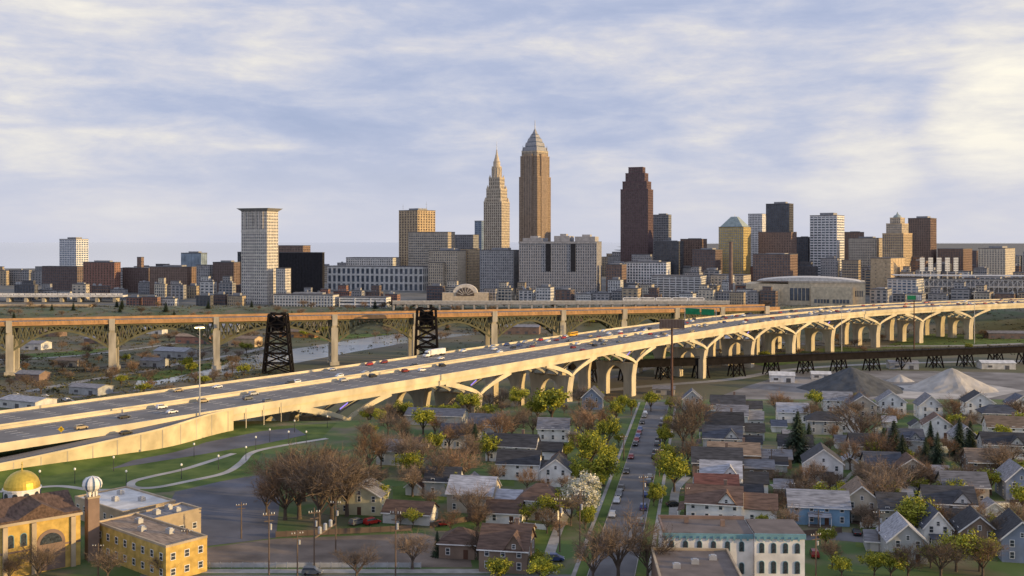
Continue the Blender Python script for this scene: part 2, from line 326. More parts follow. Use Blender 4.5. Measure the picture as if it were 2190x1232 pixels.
# ---------- skyline
def block(root,w,d,z0,z1,wall,glass='glass',fh=4,bw=4,pr=.35,sr=.4,cx=0,cy=0,roof='darkgrey',dep=.7):
    g=MB();g.box(cx-w/2+dep-.1,cx+w/2-dep+.1,cy-d/2+dep-.1,cy+d/2-dep+.1,z0,z1-.3);g.build('glazing',glass,root)
    f=MB();nx=max(2,round(w/bw));ny=max(2,round(d/bw));nf=max(1,round((z1-z0)/fh));pw=w/nx*pr;h=(z1-z0)/nf
    for i in range(nx+1):
        x=cx-w/2+i*w/nx;a=max(cx-w/2,x-pw/2);b_=min(cx+w/2,x+pw/2)
        if i in(0,nx):
            a,b_=(a,a+max(pw/2,.8)) if i==0 else (b_-max(pw/2,.8),b_)
        f.box(a,b_,cy-d/2,cy-d/2+dep,z0,z1);f.box(a,b_,cy+d/2-dep,cy+d/2,z0,z1)
    pw=d/ny*pr
    for i in range(1,ny):
        y=cy-d/2+i*d/ny
        f.box(cx-w/2,cx-w/2+dep,y-pw/2,y+pw/2,z0,z1);f.box(cx+w/2-dep,cx+w/2,y-pw/2,y+pw/2,z0,z1)
    for k in range(nf+1):
        a=z0+k*h-h*sr/2;b_=a+h*sr
        if k==nf:a,b_=z1-h*sr,z1-.02
        if k==0:a,b_=z0,z0+h*sr*.5
        f.box(cx-w/2+.02,cx+w/2-.02,cy-d/2+.18,cy-d/2+dep,a,b_);f.box(cx-w/2+.02,cx+w/2-.02,cy+d/2-dep,cy+d/2-.18,a,b_)
        f.box(cx-w/2+.18,cx-w/2+dep,cy-d/2+dep+.01,cy+d/2-dep-.01,a,b_);f.box(cx+w/2-dep,cx+w/2-.18,cy-d/2+dep+.01,cy+d/2-dep-.01,a,b_)
    f.build('facade',wall,root)
    r=MB();r.box(cx-w/2-.2,cx+w/2+.2,cy-d/2-.2,cy+d/2+.2,z1+.003,z1+1);r.build('roof',roof,root)
def footprint(px0,pxc,px1,Y,t,d0=30):
    t=math.radians(t);c,s=math.cos(t),math.sin(t);k0,kc,k1=[(p-1095)/F for p in (px0,pxc,px1)];Cx=kc*Y
    w=(Cx-k0*Y)/(c+k0*s);den=s-k1*c
    d=d0
    if px1>pxc and den>.03: d=min(80,max(6,(k1*Y-Cx)/den))
    return Cx-w/2*c+d/2*s,Y+w/2*s+d/2*c,w,d,-t
def city(name,label,short,px0,pxc,px1,pytop,Y,t,wall,glass='glass',fh=4,bw=4,pr=.35,sr=.4,ph=0,d0=30,cat='building',roof='darkgrey'):
    x,y,w,d,rz=footprint(px0,pxc,px1,Y,t,d0);b=tz(x,y)-1
    o=thing(name,label,cat,(x,y,b),rz)
    h=Z(pytop,Y)-b
    block(o,w,d,0,h,wall,glass,fh,bw,pr,sr,roof=roof)
    if ph:
        p=MB();p.cb(w*.05,0,w*.5,d*.5,h+.9,h+ph);p.build('penthouse',roof if roof!='darkgrey' else 'midgrey',o)
    if short:ANCH.append((x,y,short))
    return o,w,d,h
o,w,d,h=city('courthouse_tower','tall pale courthouse tower with a flared flat roof standing left of centre','courthouse tower',516,571,595,452,1317,22,'palestone','glass',4,3.4,.4,.45,cat='tower')
r=MB();r.prism([(-w/2-.5,-d/2-.5,h+.8),(w/2+.5,-d/2-.5,h+.8),(w/2+.5,d/2+.5,h+.8),(-w/2-.5,d/2+.5,h+.8)],[(-w/2-4.5,-d/2-4.5,h+4.2),(w/2+4.5,-d/2-4.5,h+4.2),(w/2+4.5,d/2+4.5,h+4.2),(-w/2-4.5,d/2+4.5,h+4.2)]);r.build('flared_cornice','midgrey',o)
for i in range(1,7):
    f=MB();f.box(-w/2+i*w/7-.35,-w/2+i*w/7+.35,-d/2-1.4,-d/2-.01,h-22,h+.7);f.build('fin','palestone',o)
for u in(.52,.78): f=MB();f.box(-w/2-.4,w/2+.4,-d/2-.5,-d/2-.02,h*u,h*(u+.015));f.build('belt_course','palestone',o)
city('courthouse_annex','lower pale annex attached right of the flared roof courthouse tower',None,590,610,622,575,1310,22,'palestone','glass',3.6,3,.4,.4)
city('glass_tower','slim white and dark blue glass tower alone at the far left','lakefront tower',127,163,189,512,1900,30,'white','blueglass',4,5,.25,.35,4,cat='tower')
city('apartment_block','low dark brown brick apartment block below the lakefront tower','brown brick apartments',90,165,178,571,1560,20,'darkbrick',pr=.5,sr=.5)
city('apartment_block','red brick apartment block with three stepped bays far left','red brick apartment block',178,245,258,562,1480,20,'redbrick','brownglass',3.5,5,.5,.4,3)
city('brick_warehouse','dark brick warehouse with a tall square stair tower','brick warehouse',262,318,330,574,1500,20,'darkbrick','brownglass',3.6,4,.5,.5)
city('stair_tower','narrow square brown brick tower rising above the dark warehouse',None,293,302,307,551,1512,20,'brownbrick',pr=.6,sr=.6,bw=5)
city('brick_warehouse','long brown brick warehouse left of the courthouse tower','long brown warehouse',320,400,420,572,1450,18,'brownbrick','brownglass',3.6,4,.5,.45,3)
city('glass_office','greenish rounded glass office block behind the brick warehouses','greenish glass office',387,430,443,542,1620,20,'palegl','palegl',4,6,.15,.2,3)
city('office_block','grey concrete office block beside the brown warehouses','grey concrete office',420,448,457,568,1440,20,'greystone',pr=.5)
city('brick_warehouse','dark red brown warehouse immediately left of courthouse tower','dark warehouse by courthouse',455,500,514,562,1420,20,'darkbrick','brownglass',3.6,4,.5,.5,3)
city('office_block','black glass block half hidden behind the courthouse tower',None,508,520,530,540,1500,20,'black',pr=.2,sr=.2)
city('office_block','wide black glass office block right of the courthouse tower','wide black office block',597,690,694,541,1480,16,'black','black',4,5,.3,.3)
city('office_block','brown rooftop office block rising behind the black glass block',None,595,648,664,526,1620,20,'brownbrick','brownglass',4,5,.4,.5)
city('post_office_building','long white stone building with a row of tall pilasters','long white pilastered building',700,905,916,571,1560,14,'offwhite','glass',14,8,.42,.24)
city('rooftop_wing','pale low wing behind the long pilastered building',None,740,840,856,552,1680,14,'offwhite',pr=.5,sr=.5)
city('office_tower','orange tan office tower with gridded windows and rooftop aerials','orange tan office tower',853,893,931,450,1700,40,'sand','brownglass',4.2,6,.42,.34,4,cat='tower')
city('office_block','grey beige horizontal banded office block in front of the orange tower','banded beige office block',873,958,973,497,1600,18,'beige','glass',4,3.2,.3,.5)
city('office_block','plain grey office block left of the spired stone tower','plain grey office block',970,1012,1024,503,1660,20,'midgrey',pr=.5,sr=.5)
city('office_tower','slender pale blue glass tower peeking left of the spired tower',None,1015,1030,1037,473,1900,25,'palegl','blueglass',4,6,.2,.3,cat='tower')
o,w,d,h=city('office_building','pale stepped stone office building with a lower front wing','stepped pale office building',917,978,998,537,1500,20,'limestone','glass',4,3.4,.5,.4,4)
block(o,w*.5,8,0,h*.72,'limestone','glass',4,3.4,.5,.4,-w*.18,-d/2-4.1)
city('office_building','narrow sunlit tan block between the two pale stone buildings',None,985,1002,1026,533,1530,35,'sand','glass',4,3.4,.5,.4)
city('office_building','grey stone office building in front of the spired stone tower','grey stone office building',1027,1098,1110,536,1480,16,'greystone','glass',4,3.4,.5,.4,4)
x,y=X(995,1340),1340
o=thing('arched_entrance_hall','small pale entrance hall with a big round arch window','hall',(x,y,tz(x,y)-1));ANCH.append((x,y,'round arch hall'))
q=MB();q.box(-30,30,0,14,0,14);q.build('wall','limestone',o)
q=MB();n=16;q.prism([(16*math.cos(math.pi*i/n),-.5,14+11*math.sin(math.pi*i/n)) for i in range(n+1)],[(16*math.cos(math.pi*i/n),14,14+11*math.sin(math.pi*i/n)) for i in range(n+1)]);q.build('arched_gable','palestone',o)
q=MB();q.prism([(12*math.cos(math.pi*i/n),-.9,10+11*math.sin(math.pi*i/n)) for i in range(n+1)],[(12*math.cos(math.pi*i/n),-.52,10+11*math.sin(math.pi*i/n)) for i in range(n+1)]);a=q.build('arch_window','brownglass',o)
q=MB()
for i in range(1,8):
    an=math.pi*i/8;q.bar((3*math.cos(an),-1.1,10+3*math.sin(an)),(12*math.cos(an),-1.1,10+10.9*math.sin(an)),.5)
q.build('mullion','palestone',a)
# spired tower
Yt=1595;x=X(1062,Yt)
bz=tz(x,Yt)-1;o=thing('spired_tower','tall stepped pale stone tower with a slender pointed spire','tower',(x,Yt+18,bz),math.radians(-24));ANCH.append((x,Yt+18,'spired stone tower'))
pm=Yt/F
def tier(pw,y0,y1,**k): 
    s=pw*pm/(math.cos(math.radians(24))+math.sin(math.radians(24)))
    block(o,s,s,Z(y0,Yt)-bz,Z(y1,Yt)-bz,'limestone','brownglass',roof='limestone',**k);return s
tier(56,640,432,fh=4,bw=3.6,pr=.5,sr=.35);tier(45,432,404,fh=5,bw=3.2,pr=.5,sr=.4);tier(34,404,380,fh=6,bw=3,pr=.5,sr=.3)
zz=lambda y:Z(y,Yt)-bz
q=MB();q.lathe([(7.2,zz(380)),(7.2,zz(357)),(7.9,zz(357)),(7.9,zz(354.5)),(5.6,zz(354.5)),(5.4,zz(345)),(6,zz(344.5)),(4.6,zz(343)),(1.4,zz(326)),(.8,zz(318))],16);q.build('lantern_spire','limestone',o)
for i in range(12):
    q=MB();a=2*math.pi*i/12;q.cb(7.6*math.cos(a),7.6*math.sin(a),.9,.9,zz(379),zz(358));q.build('column','limestone',o)
for pw,y0,y1,r0 in((56,434,421,2.3),(45,406,395,1.8),(34,382,373,1.4)):
    s=pw*pm/1.32/2
    for a in(-1,1):
        for b in(-1,1): q=MB();q.lathe([(r0,zz(y0)),(r0,zz((y0+y1)/2)),(.25,zz(y1))],8,(a*(s-r0),b*(s-r0)));q.build('corner_turret','limestone',o)
q=MB();q.lathe([(.5,zz(320)),(.15,zz(300))],6);q.build('flagpole','galv',o)
# pointed skyscraper
o,w,d,h=city('pointed_skyscraper','tallest skyscraper with golden brown shaft and silver stepped pyramid crown','tallest pointed skyscraper',1110,1149,1178,378,1790,36,'granite','brownglass',4,3,.55,.22,cat='skyscraper',roof='granite')
Yk=1790;kz=lambda y:Z(y,Yk)-o.location.z
block(o,w*.92,d*.92,h,kz(333),'granite','brownglass',4,3,.55,.22,roof='granite')
block(o,w*.84,d*.84,kz(333)+1,kz(321),'limestone','brownglass',6,3,.4,.25,roof='crownmetal')
for (a,b) in ((w*.45,d+1.8),(w+1.8,d*.45)):
    q=MB();q.cb(0,0,a,b,0,kz(328));q.build('central_bay','granite',o)
    for i in range(5):
        q=MB()
        if a<w: q.box(-a/2+a*(i+.3)/5,-a/2+a*(i+.7)/5,-b/2-.1,-b/2-.01,3,kz(333))
        else: q.box(a/2+.01,a/2+.1,-b/2+b*(i+.3)/5,-b/2+b*(i+.7)/5,3,kz(333))
        q.build('bay_glazing','brownglass',o)
def frust(q,s0,s1,z0,z1): q.prism([(-w*s0,-d*s0,z0),(w*s0,-d*s0,z0),(w*s0,d*s0,z0),(-w*s0,d*s0,z0)],[(-w*s1,-d*s1,z1),(w*s1,-d*s1,z1),(w*s1,d*s1,z1),(-w*s1,d*s1,z1)])
for s0,s1,y0,y1 in((.375,.355,320,312),(.315,.285,310,302),(.245,.21,300,293),(.17,.13,291.5,285),(.095,.02,284,272)):
    q=MB();frust(q,s0,s1,kz(y0),kz(y1));t_=q.build('crown_tier','crownmetal',o)
    if y0>286: q=MB();frust(q,s1*.86,s1*.86,kz(y1),kz(y1-2));q.build('crown_gap_shade','glass',t_)  # dark inset bands paint shaded gaps between the crown tiers
for a in(-1,1):
    for b in(-1,1):
        q=MB();q.prism([(a*w*.4+i*2.6-(a>0)*2.6,b*d*.4+j*2.6-(b>0)*2.6,kz(321)) for i,j in((0,0),(1,0),(1,1),(0,1))],[(a*w*.38,b*d*.38,kz(308))]*4);q.build('corner_pinnacle','crownmetal',o)
q=MB();q.lathe([(.9,kz(274)),(.35,kz(253))],8);q.build('spire','galv',o)
# big block
o,w,d,h=city('office_building','massive grey stone office block with dark vertical light wells','massive grey office block',1110,1276,1294,518,1440,10,'greystone','glass',4,3.4,.52,.42,cat='building')
for a in(-.12,.2): q=MB();q.cb(w*a,-d/2+.3,7,1.6,h*.45,h+.5);q.build('light_well_shade','black',o)  # black slabs paint the shade of the recessed light wells
for a,ww,hh in((-.34,.26,6),(.04,.2,9),(.34,.26,8)):
    q=MB();q.cb(w*a,0,w*ww,d*.7,h+.9,h+hh);q.cb(w*a,0,w*ww*.4,d*.3,h+hh,h+hh+3);q.build('rooftop_house','greystone',o)
q=MB();q.box(-w/2-.5,w/2+.5,-d/2-.9,-d/2-.25,h-2,h+.8);q.build('cornice','greystone',o)
o,w,d,h=city('granite_skyscraper','dark red brown skyscraper with a stepped notched top','dark red brown skyscraper',1327,1386,1397,405,1650,22,'redgranite','brownglass',4,3,.5,.35,cat='skyscraper',roof='redgranite')
gz=lambda y:Z(y,1650)-o.location.z
for a,y0,y1 in((.88,405,388),(.7,388,370),(.52,370,357)): block(o,w*a,d*a,gz(y0)+1,gz(y1),'redgranite','brownglass',4,3,.5,.35,roof='redgranite')
for a in [
 ('office_tower','grey office tower directly right of the dark red skyscraper','grey tower by red skyscraper',1397,1430,1436,460,1750,24,'midgrey','glass',4,3,.35,.45,3),
 ('office_block','dark low office block at the foot of the red skyscraper',None,1400,1452,1462,517,1620,24,'darkgrey','glass',4,4,.4,.4,2),
 ('office_block','brown brick office block right of the red skyscraper','brown office block',1455,1502,1512,512,1700,26,'brownbrick','brownglass',4,4,.5,.5,2),
 ('loft_building','white gridded loft building below the dark red skyscraper','white gridded loft building',1335,1425,1434,562,1480,18,'white','glass',4,4,.35,.35,3),
 ('parking_deck','long grey banded parking deck below the white loft building','long banded parking deck',1393,1498,1512,592,1400,22,'offwhite','darkgrey',3.4,9,.15,.45,0),
 ('brick_building','dark brick mid rise building left of the glass topped tower',None,1480,1530,1545,535,1560,28,'darkbrick','glass',4,4,.5,.5,3),
 ('office_tower','rounded white tower behind the glass topped yellow tower','rounded white tower',1600,1630,1640,458,1850,30,'white','glass',4,3,.45,.4,0),
 ('office_tower','square black office tower behind the red brown block','square black office tower',1638,1688,1697,436,1750,32,'darkgrey','glass',4,3.5,.4,.3,4),
 ('office_block','red brown slab block in front of the black tower','red brown slab block',1622,1692,1704,497,1600,30,'brownbrick','brownglass',4,4,.55,.5,0),
 ('office_tower','white modern office tower with ribbon windows','white ribbon window tower',1732,1790,1806,461,1650,32,'white','glass',4.2,6,.2,.45,5),
 ('office_block','brown office block right of the white ribbon window tower',None,1806,1838,1848,497,1750,30,'brownbrick','glass',4,4,.5,.5,2),
 ('office_block','grey beige office block before the art deco tower','grey beige block',1815,1875,1888,510,1600,32,'beige','glass',4,3.5,.5,.5,3),
 ('office_block','dark brown square office tower at the right of the skyline','dark brown square tower',1942,1990,2003,467,1720,34,'brownbrick','brownglass',4,3.5,.4,.3,4),
 ('brick_building','brown brick building in front of the red slab block','brown brick mid rise',1610,1690,1706,545,1500,28,'brownbrick','glass',4,4,.5,.5,2),
 ('office_block','dark grey block left of the white ribbon window tower',None,1703,1728,1736,508,1700,32,'darkgrey','glass',4,4,.4,.4,2),
 ('garage_building','tan block with plain walls before the art deco tower','plain tan block',1862,1905,1937,553,1420,40,'sand','glass',5,12,.85,.85,0),
 ('hotel_building','cream apartment hotel at the right edge of the skyline','cream apartment hotel',2092,2150,2200,532,1600,36,'cream','glass',3.6,4,.5,.45,4),
 ('office_block','brown low block behind the ballpark lights','brown low block',2005,2060,2090,533,1700,34,'brownbrick','glass',4,4,.5,.5,0),
 ('brick_building','low beige brick building left of the arena','low beige building',1520,1590,1606,590,1420,26,'beige','glass',4,5,.5,.5,0),
 ('brick_building','brown brick row building beside the parking deck',None,1296,1330,1340,567,1440,20,'brownbrick','glass',4,4,.5,.5,2),
 ('parking_deck','brick and glass parking deck right of the arena','parking deck by arena',1898,1960,2010,598,1330,34,'offwhite','blueglass',4,6,.3,.4,0),
 ('office_building','low white office building below the courthouse tower','low white office',585,712,725,632,1270,12,'offwhite','glass',4,4,.35,.5,3),
 ('office_building','low white long office building with dark window bands','low banded office',725,826,836,637,1265,10,'white','glass',5,20,.06,.5,0)]:
    city(*a[:14],sr=a[14] if len(a)>14 else .4,ph=a[15] if len(a)>15 else 0,cat='tower' if 'tower' in a[0] else 'building')
o,w,d,h=city('office_tower','golden stone and green glass tower with a glazed pyramid top','glass topped yellow tower',1537,1590,1606,486,1600,32,'goldstone','palegl',4,3.4,.45,.42,cat='tower')
q=MB();q.prism([(-w*.46,-d*.46,h+.9),(w*.46,-d*.46,h+.9),(w*.46,d*.46,h+.9),(-w*.46,d*.46,h+.9)],[(-w*.12,-d*.12,h+17),(w*.12,-d*.12,h+17),(w*.12,d*.12,h+17),(-w*.12,d*.12,h+17)]);q.build('pyramid_roof','green_copper',o)
q=MB();q.lathe([(.4,h+17),(.1,h+22)],6);q.build('mast','galv',o)
o,w,d,h=city('art_deco_tower','stepped tan art deco tower with a domed crown','stepped art deco tower',1887,1932,1951,500,1550,36,'sand','glass',4,3,.5,.4,cat='tower',roof='sand')
block(o,w*.75,d*.75,h+1,h+15,'limestone',fh=4,bw=3,pr=.5,roof='sand');block(o,w*.5,d*.5,h+16,h+24,'limestone',fh=4,bw=3,pr=.5,roof='sand')
q=MB();q.lathe([(w*.22,h+24.9),(w*.17,h+28),(w*.06,h+30),(.2,h+34)],10);q.build('crown','green_copper',o)
# arena
x,y=X(1742,1290),1330
o=thing('arena','wide tan arena with a low curved roof','arena',(x,y,tz(x,y)-1),math.radians(-18));ANCH.append((x,y,'wide tan arena'));o.scale=(1,1,1.22)
q=MB();q.box(-73,-20,-30,40,0,22);q.box(-19.9,73,-30,40,0,25);q.box(-62,-30,-38,-30.05,0,17);q.box(8,58,-36,-30.05,0,20);q.build('wall','arenatan',o)
q=MB();n=20;q.prism([(-60+128*i/n,-27,25.1+4*math.sin(math.pi*i/n)**.7) for i in range(n+1)],[(-60+128*i/n,38,25.1+4*math.sin(math.pi*i/n)**.7) for i in range(n+1)]);q.build('curved_roof','offwhite',o)
for a,b,c,e_,yy in((-58,-34,4,10,-38.3),(-18,6,5,18,-30.3),(12,30,3,7,-36.3),(34,54,3,7,-36.3),(61,70,10,16,-30.3)):
    q=MB();q.box(a,b,yy,yy+.25,c,e_);wn=q.build('window','glass',o)
    for k in range(1,5): q=MB();q.box(a+(b-a)*k/5-.35,a+(b-a)*k/5+.35,yy-.2,yy-.01,c,e_);q.build('mullion','arenatan',wn)
q=MB();q.box(-19.5,73.3,-30.6,-30.05,23.5,25.4);q.build('cornice','beige',o)
# ballpark
x,y=X(2090,1330),1345
o=thing('ballpark','open steel framed ballpark stand at the right edge','stadium',(x,y,tz(x,y)-1),math.radians(-12));ANCH.append((x,y,'steel framed ballpark'))
for k in range(4):
    q=MB();q.box(-95,110,-2+k*6,34,k*9+2,k*9+3.6);q.build('seating_deck','offwhite',o)
q=MB()
for i in range(36):
    q.box(-94+i*5.7,-93.3+i*5.7,-3,-2.05,0,30)
for i in range(22): q.bar((-94+i*9.3,-2.5,18),(-94+i*9.3+9.3,-2.5,30),.5);q.bar((-94+i*9.3+9.3,-2.5,18),(-94+i*9.3,-2.5,30),.5)
q.build('steel_frame','steelwhite',o)
q=MB();q.box(-95,110,20,45,0,28);q.build('back_wall','midgrey',o)
q=MB();q.box(-95,110,5,36,35,36);q.build('canopy_roof','whiteroof',o)
for i,px in enumerate((1972,1990,2008,2026,2044)):
    Yb=1420;x=X(px,Yb);b=tz(x,Yb)
    t=thing('stadium_light',f'white toothbrush shaped stadium light bank, {ordw(i)} of five from the left','stadium light',(x,Yb,b),0,'stadium light banks')
    q=MB();q.bar((0,0,0),(0,0,50),1.2);q.build('pole','steelwhite',t)
    q=MB()
    for k in range(8): q.box(-3.2,3.2,-.9,.1,40+k*2.4-4,41.7+k*2.4-4)
    q.build('lamp_bank','globe',t)
# smokestack
Yc=1350;x=X(1563,Yc)
o=thing('smokestack','tall dark brick smokestack left of the arena','chimney',(x,Yc,tz(x,Yc)-1));ANCH.append((x,Yc,'tall dark smokestack'))
q=MB();h=Z(517,Yc)-o.location.z;q.lathe([(3,0),(2.2,h-1.5),(2.6,h-1.4),(2.6,h)],14);q.build('shaft','darkbrick',o)
q=MB();q.lathe([(3.02,h*.05),(3.5,h*.05),(3.5,h*.08),(3.02,h*.08)],14);q.build('base_band','brownbrick',o)
for px,py,Ya,hh in((862,448,1715,9),(912,446,1720,12),):
    x=X(px,Ya);q=MB();q.bar((0,0,0),(0,0,hh),.5,w2=.15);q.bar((-1.5,0,hh*.6),(1.5,0,hh*.6),.25);
    a=q.build('aerial','galv',None,loc=(x,Ya,Z(py,Ya)));tag(a,'thin white rooftop aerial on the '+('left' if px<900 else 'right')+' of the orange tan tower','aerial')
# low filler buildings
FILL=[];fl=random.Random(3)
wl=['brownbrick','darkbrick','greystone','beige','midgrey','offwhite','redbrick','tan','darkgrey','cream','greystone','offwhite']
NMW={'brownbrick':'brown brick','darkbrick':'dark brick','greystone':'grey stone','beige':'beige','midgrey':'grey','offwhite':'pale','redbrick':'red brick','tan':'tan','darkgrey':'charcoal','cream':'cream'}
def filler(px,py,wpx,Yf):
    wn=fl.choice(wl);hm=Z(py,Yf)-tz(X(px,Yf),Yf)
    o,w,d,h=city('city_block','x','',px-wpx/2,px+wpx*fl.choice([.3,.38]),px+wpx/2,py,Yf,32 if px>1400 else 20,wn,'glass',4,fl.choice([3.2,3.8,5,7]),fl.choice([.2,.35,.5]),fl.choice([.35,.5]),fl.choice([0,2.5,4]),d0=25)
    if fl.random()<.3: block(o,w*.55,d*.6,h+1,h+fl.uniform(5,9),wn,'glass',4,4,.4,.45,cx=w*fl.uniform(-.2,.2))
    if fl.random()<.4:
        for k in range(2): q=MB();q.cb(w*fl.uniform(-.4,.4),-d*.3,3,2.5,h+1,h+fl.uniform(2.5,4));q.build('roof_unit','galv',o)
    FILL.append((o,('small' if hm<18 else 'mid rise')+' '+NMW[wn]+' city block',X(px,Yf),Yf))
for Yf,rng,tops,wr in ((1950,(1300,2200),(535,575),(35,65)),(1620,(1300,1640),(543,588),(28,50)),(1560,(1700,2100),(548,590),(28,50)),(1400,(1300,1400),(590,610),(28,45)),(1480,(1430,1540),(560,590),(28,45)),(1390,(1500,1600),(598,615),(28,45)),(1440,(1850,2190),(572,600),(30,55)),(1380,(-20,270),(604,626),(28,50)),(1480,(255,500),(588,606),(28,45)),(1390,(330,505),(603,626),(25,42)),(1750,(-20,500),(570,598),(30,55)),(1900,(600,1100),(552,580),(35,60)),(1360,(840,960),(610,624),(25,45)),(1360,(1035,1110),(610,624),(25,40)),(1350,(1110,1320),(615,630),(28,45)),(2200,(1250,2200),(534,568),(30,60)),(1310,(1330,1600),(618,634),(24,44)),(1290,(1860,2190),(615,632),(28,48)),(1300,(640,840),(622,634),(24,40)),(1275,(1560,1640),(618,634),(24,40)),(1290,(270,500),(626,640),(24,40))):
    px=rng[0]
    while px<rng[1]:
        wp=fl.uniform(*wr)
        if fl.random()<.9: filler(px+wp/2,fl.uniform(*tops),wp,Yf+fl.uniform(-15,15))
        px+=wp*fl.uniform(1.0,1.12)
for o,dsc,x,y in FILL: near(o,dsc,x,y)
# railway viaduct + train
o=thing('railway_viaduct','long low grey railway viaduct below the downtown buildings','viaduct',(X(1170,1245),1245,-8));ANCH.append((X(1170,1245),1245,'low railway viaduct'))
x0,x1=X(840,1245),X(1560,1245);q=MB();q.box(x0,x1,1242,1256,-1,2.5);q.build('deck','greystone',o,True)
n=int((x1-x0)/14)
for i in range(n+1): q=MB();q.box(x0+i*14,x0+i*14+2.2,1243,1255,-15,-1);q.build('pier','greystone',o,True)
q=MB();q.box(x0,x1,1241.6,1242,2.5,3.6);q.build('parapet','offwhite',o,True)
tr=thing('commuter_train','long white commuter train standing on the railway viaduct','train',(X(1420,1249),1249,2.6))
for i in range(5):
    q=MB();q.box(-50+i*20,-30.8+i*20,-1.5,1.5,.9,4);q.box(-49+i*20,-31.8+i*20,-1.3,1.3,4.003,4.4);c=q.build('carriage','white',tr)
    q=MB();q.box(-49+i*20,-32+i*20,-1.56,-1.505,2.2,3.3);q.build('window_band','carglass',c)
    for k in(0,1): q=MB();q.box(-48+i*20+k*12,-45+i*20+k*12,-1.2,1.2,0,.85);q.build('bogie','black',c)
# far left bridges
o=thing('stone_bridge','pale stone bridge with railing at the far left','bridge',(X(110,1420),1420,-20));ANCH.append((X(110,1420),1420,'pale stone bridge'))
x0,x1=X(-60,1350),X(266,1350);q=MB();q.box(x0,x1,1345,1362,2.2,4.5);q.build('deck','offwhite',o,True)
q=MB()
for i in range(28):
    a=x0+i*(x1-x0)/28;q.box(a+.6,a+(x1-x0)/28-.6,1344.6,1345,4.5,6.8)
q.box(x0,x1,1344.5,1345,6.8,7.4)
q.build('parapet','white',o,True)
for i in range(9): q=MB();a=x0+i*(x1-x0)/8.6;q.box(a,a+4,1347,1360,-21,2.2);q.build('pier','hopestone',o,True)
o=thing('low_bridge','lower yellowish road bridge in front of the stone bridge','bridge',(X(80,1270),1270,-20))
q=MB();q.box(X(-60,1270),X(196,1270),1266,1276,-5,-2.5);q.build('deck','sand',o,True)
for p in range(-40,190,38): q=MB();q.box(X(p,1270),X(p+6,1270),1268,1274,-27,-5);q.build('pier','beige',o,True)
# ---------- steel arch bridge
ZH=14.5;A=Vector((-450,757));B=Vector((250,957))
hd=(B-A).normalized();hn=Vector((-hd.y,hd.x));HLEN=(B-A).length
def hp(s,o): p=A+hd*s+hn*o;return (p.x,p.y)
def hs(px):
    k=(px-1095)/F;return (k*A.y-A.x)/(hd.x-k*hd.y)
o=thing('arch_bridge','long steel arch bridge on tall stone piers with a parapet tinted for orange light','bridge',(*hp(HLEN/2,12),-27));ANCH.append((*hp(HLEN/2,12),'steel arch bridge'))
def hbox(mb,s0,s1,o0,o1,z0,z1):
    c=[hp(s0,o0),hp(s1,o0),hp(s1,o1),hp(s0,o1)];mb.hexa([(*p,z0) for p in c]+[(*p,z1) for p in c])
q=MB();hbox(q,0,HLEN,0,27,11.2,13.2);q.build('deck','deckasphalt',o,True)
q=MB();hbox(q,0,HLEN,-.8,-.02,11.4,14.2);q.build('parapet','hopetop_lit',o,True)
q=MB();hbox(q,0,HLEN,-1.1,-.82,11.0,12);q.build('string_course','hopetop_lit',o,True)
q=MB();hbox(q,0,HLEN,27.02,27.8,10.8,15.0);q.build('parapet','hopetop_lit',o,True)
q=MB()
for i in range(int(HLEN/3)): hbox(q,i*3,i*3+.5,-.95,-.81,12.0,14.5)
q.build('baluster_post','hopetop_lit',o,True)
pxs=[-200,20,240,463,716,890,1058,1205,1336,1448,1545,1640];ps=[hs(p) for p in pxs];ps[0]=ps[1]-82
for s in ps:
    if s<-40:continue
    for o0 in(.8,21):
        q=MB()
        for (z0,z1,g) in((-29,-24,1.2),(-24,4,0.2),(4,10.7,-.3)):
            hbox(q,s-2.5-g,s+2.5+g,o0-g,o0+5.2+g,z0,z1)
        q.build('pier','hopestone',o,True)
    q=MB();hbox(q,s-2,s+2,6.3,20.7,2,9);q.build('pier_cross_wall','hopestone',o,True)
    q=MB();hbox(q,s-2.1,s+2.1,-1.6,-1.15,6,15.2);q.build('pylon','hopestone',o,True)
for i in range(len(ps)-1):
    s0,s1=ps[i]+2.6,ps[i+1]-2.6
    n=16
    for oo in(1.2,24.8):
        q=MB();T=[];Bt=[]
        for k in range(n+1):
            u=2*k/n-1;s=s0+(s1-s0)*k/n;T.append((*hp(s,oo),10.2));Bt.append((*hp(s,oo),10.2-(3.6+14*abs(u)**1.8)))
        for k in range(n):
            q.bar(T[k],T[k+1],1.2,1.3);q.bar(Bt[k],Bt[k+1],1.1,1.6)
            q.bar(T[k],Bt[k],.8)
            q.bar(T[k] if k<n/2 else Bt[k],Bt[k+1] if k<n/2 else T[k+1],.8)
            if abs(2*(k+.5)/n-1)>.5: q.bar(Bt[k] if k<n/2 else T[k],T[k+1] if k<n/2 else Bt[k+1],.6)
        q.bar(T[n],Bt[n],.8)
        if oo<10:
            for k in range(n+1): s=s0+(s1-s0)*k/n;q.bar((*hp(s,1.3),10.3),(*hp(s,24.4),10.3),.6)
        q.build('arch_truss','olive',o,True)
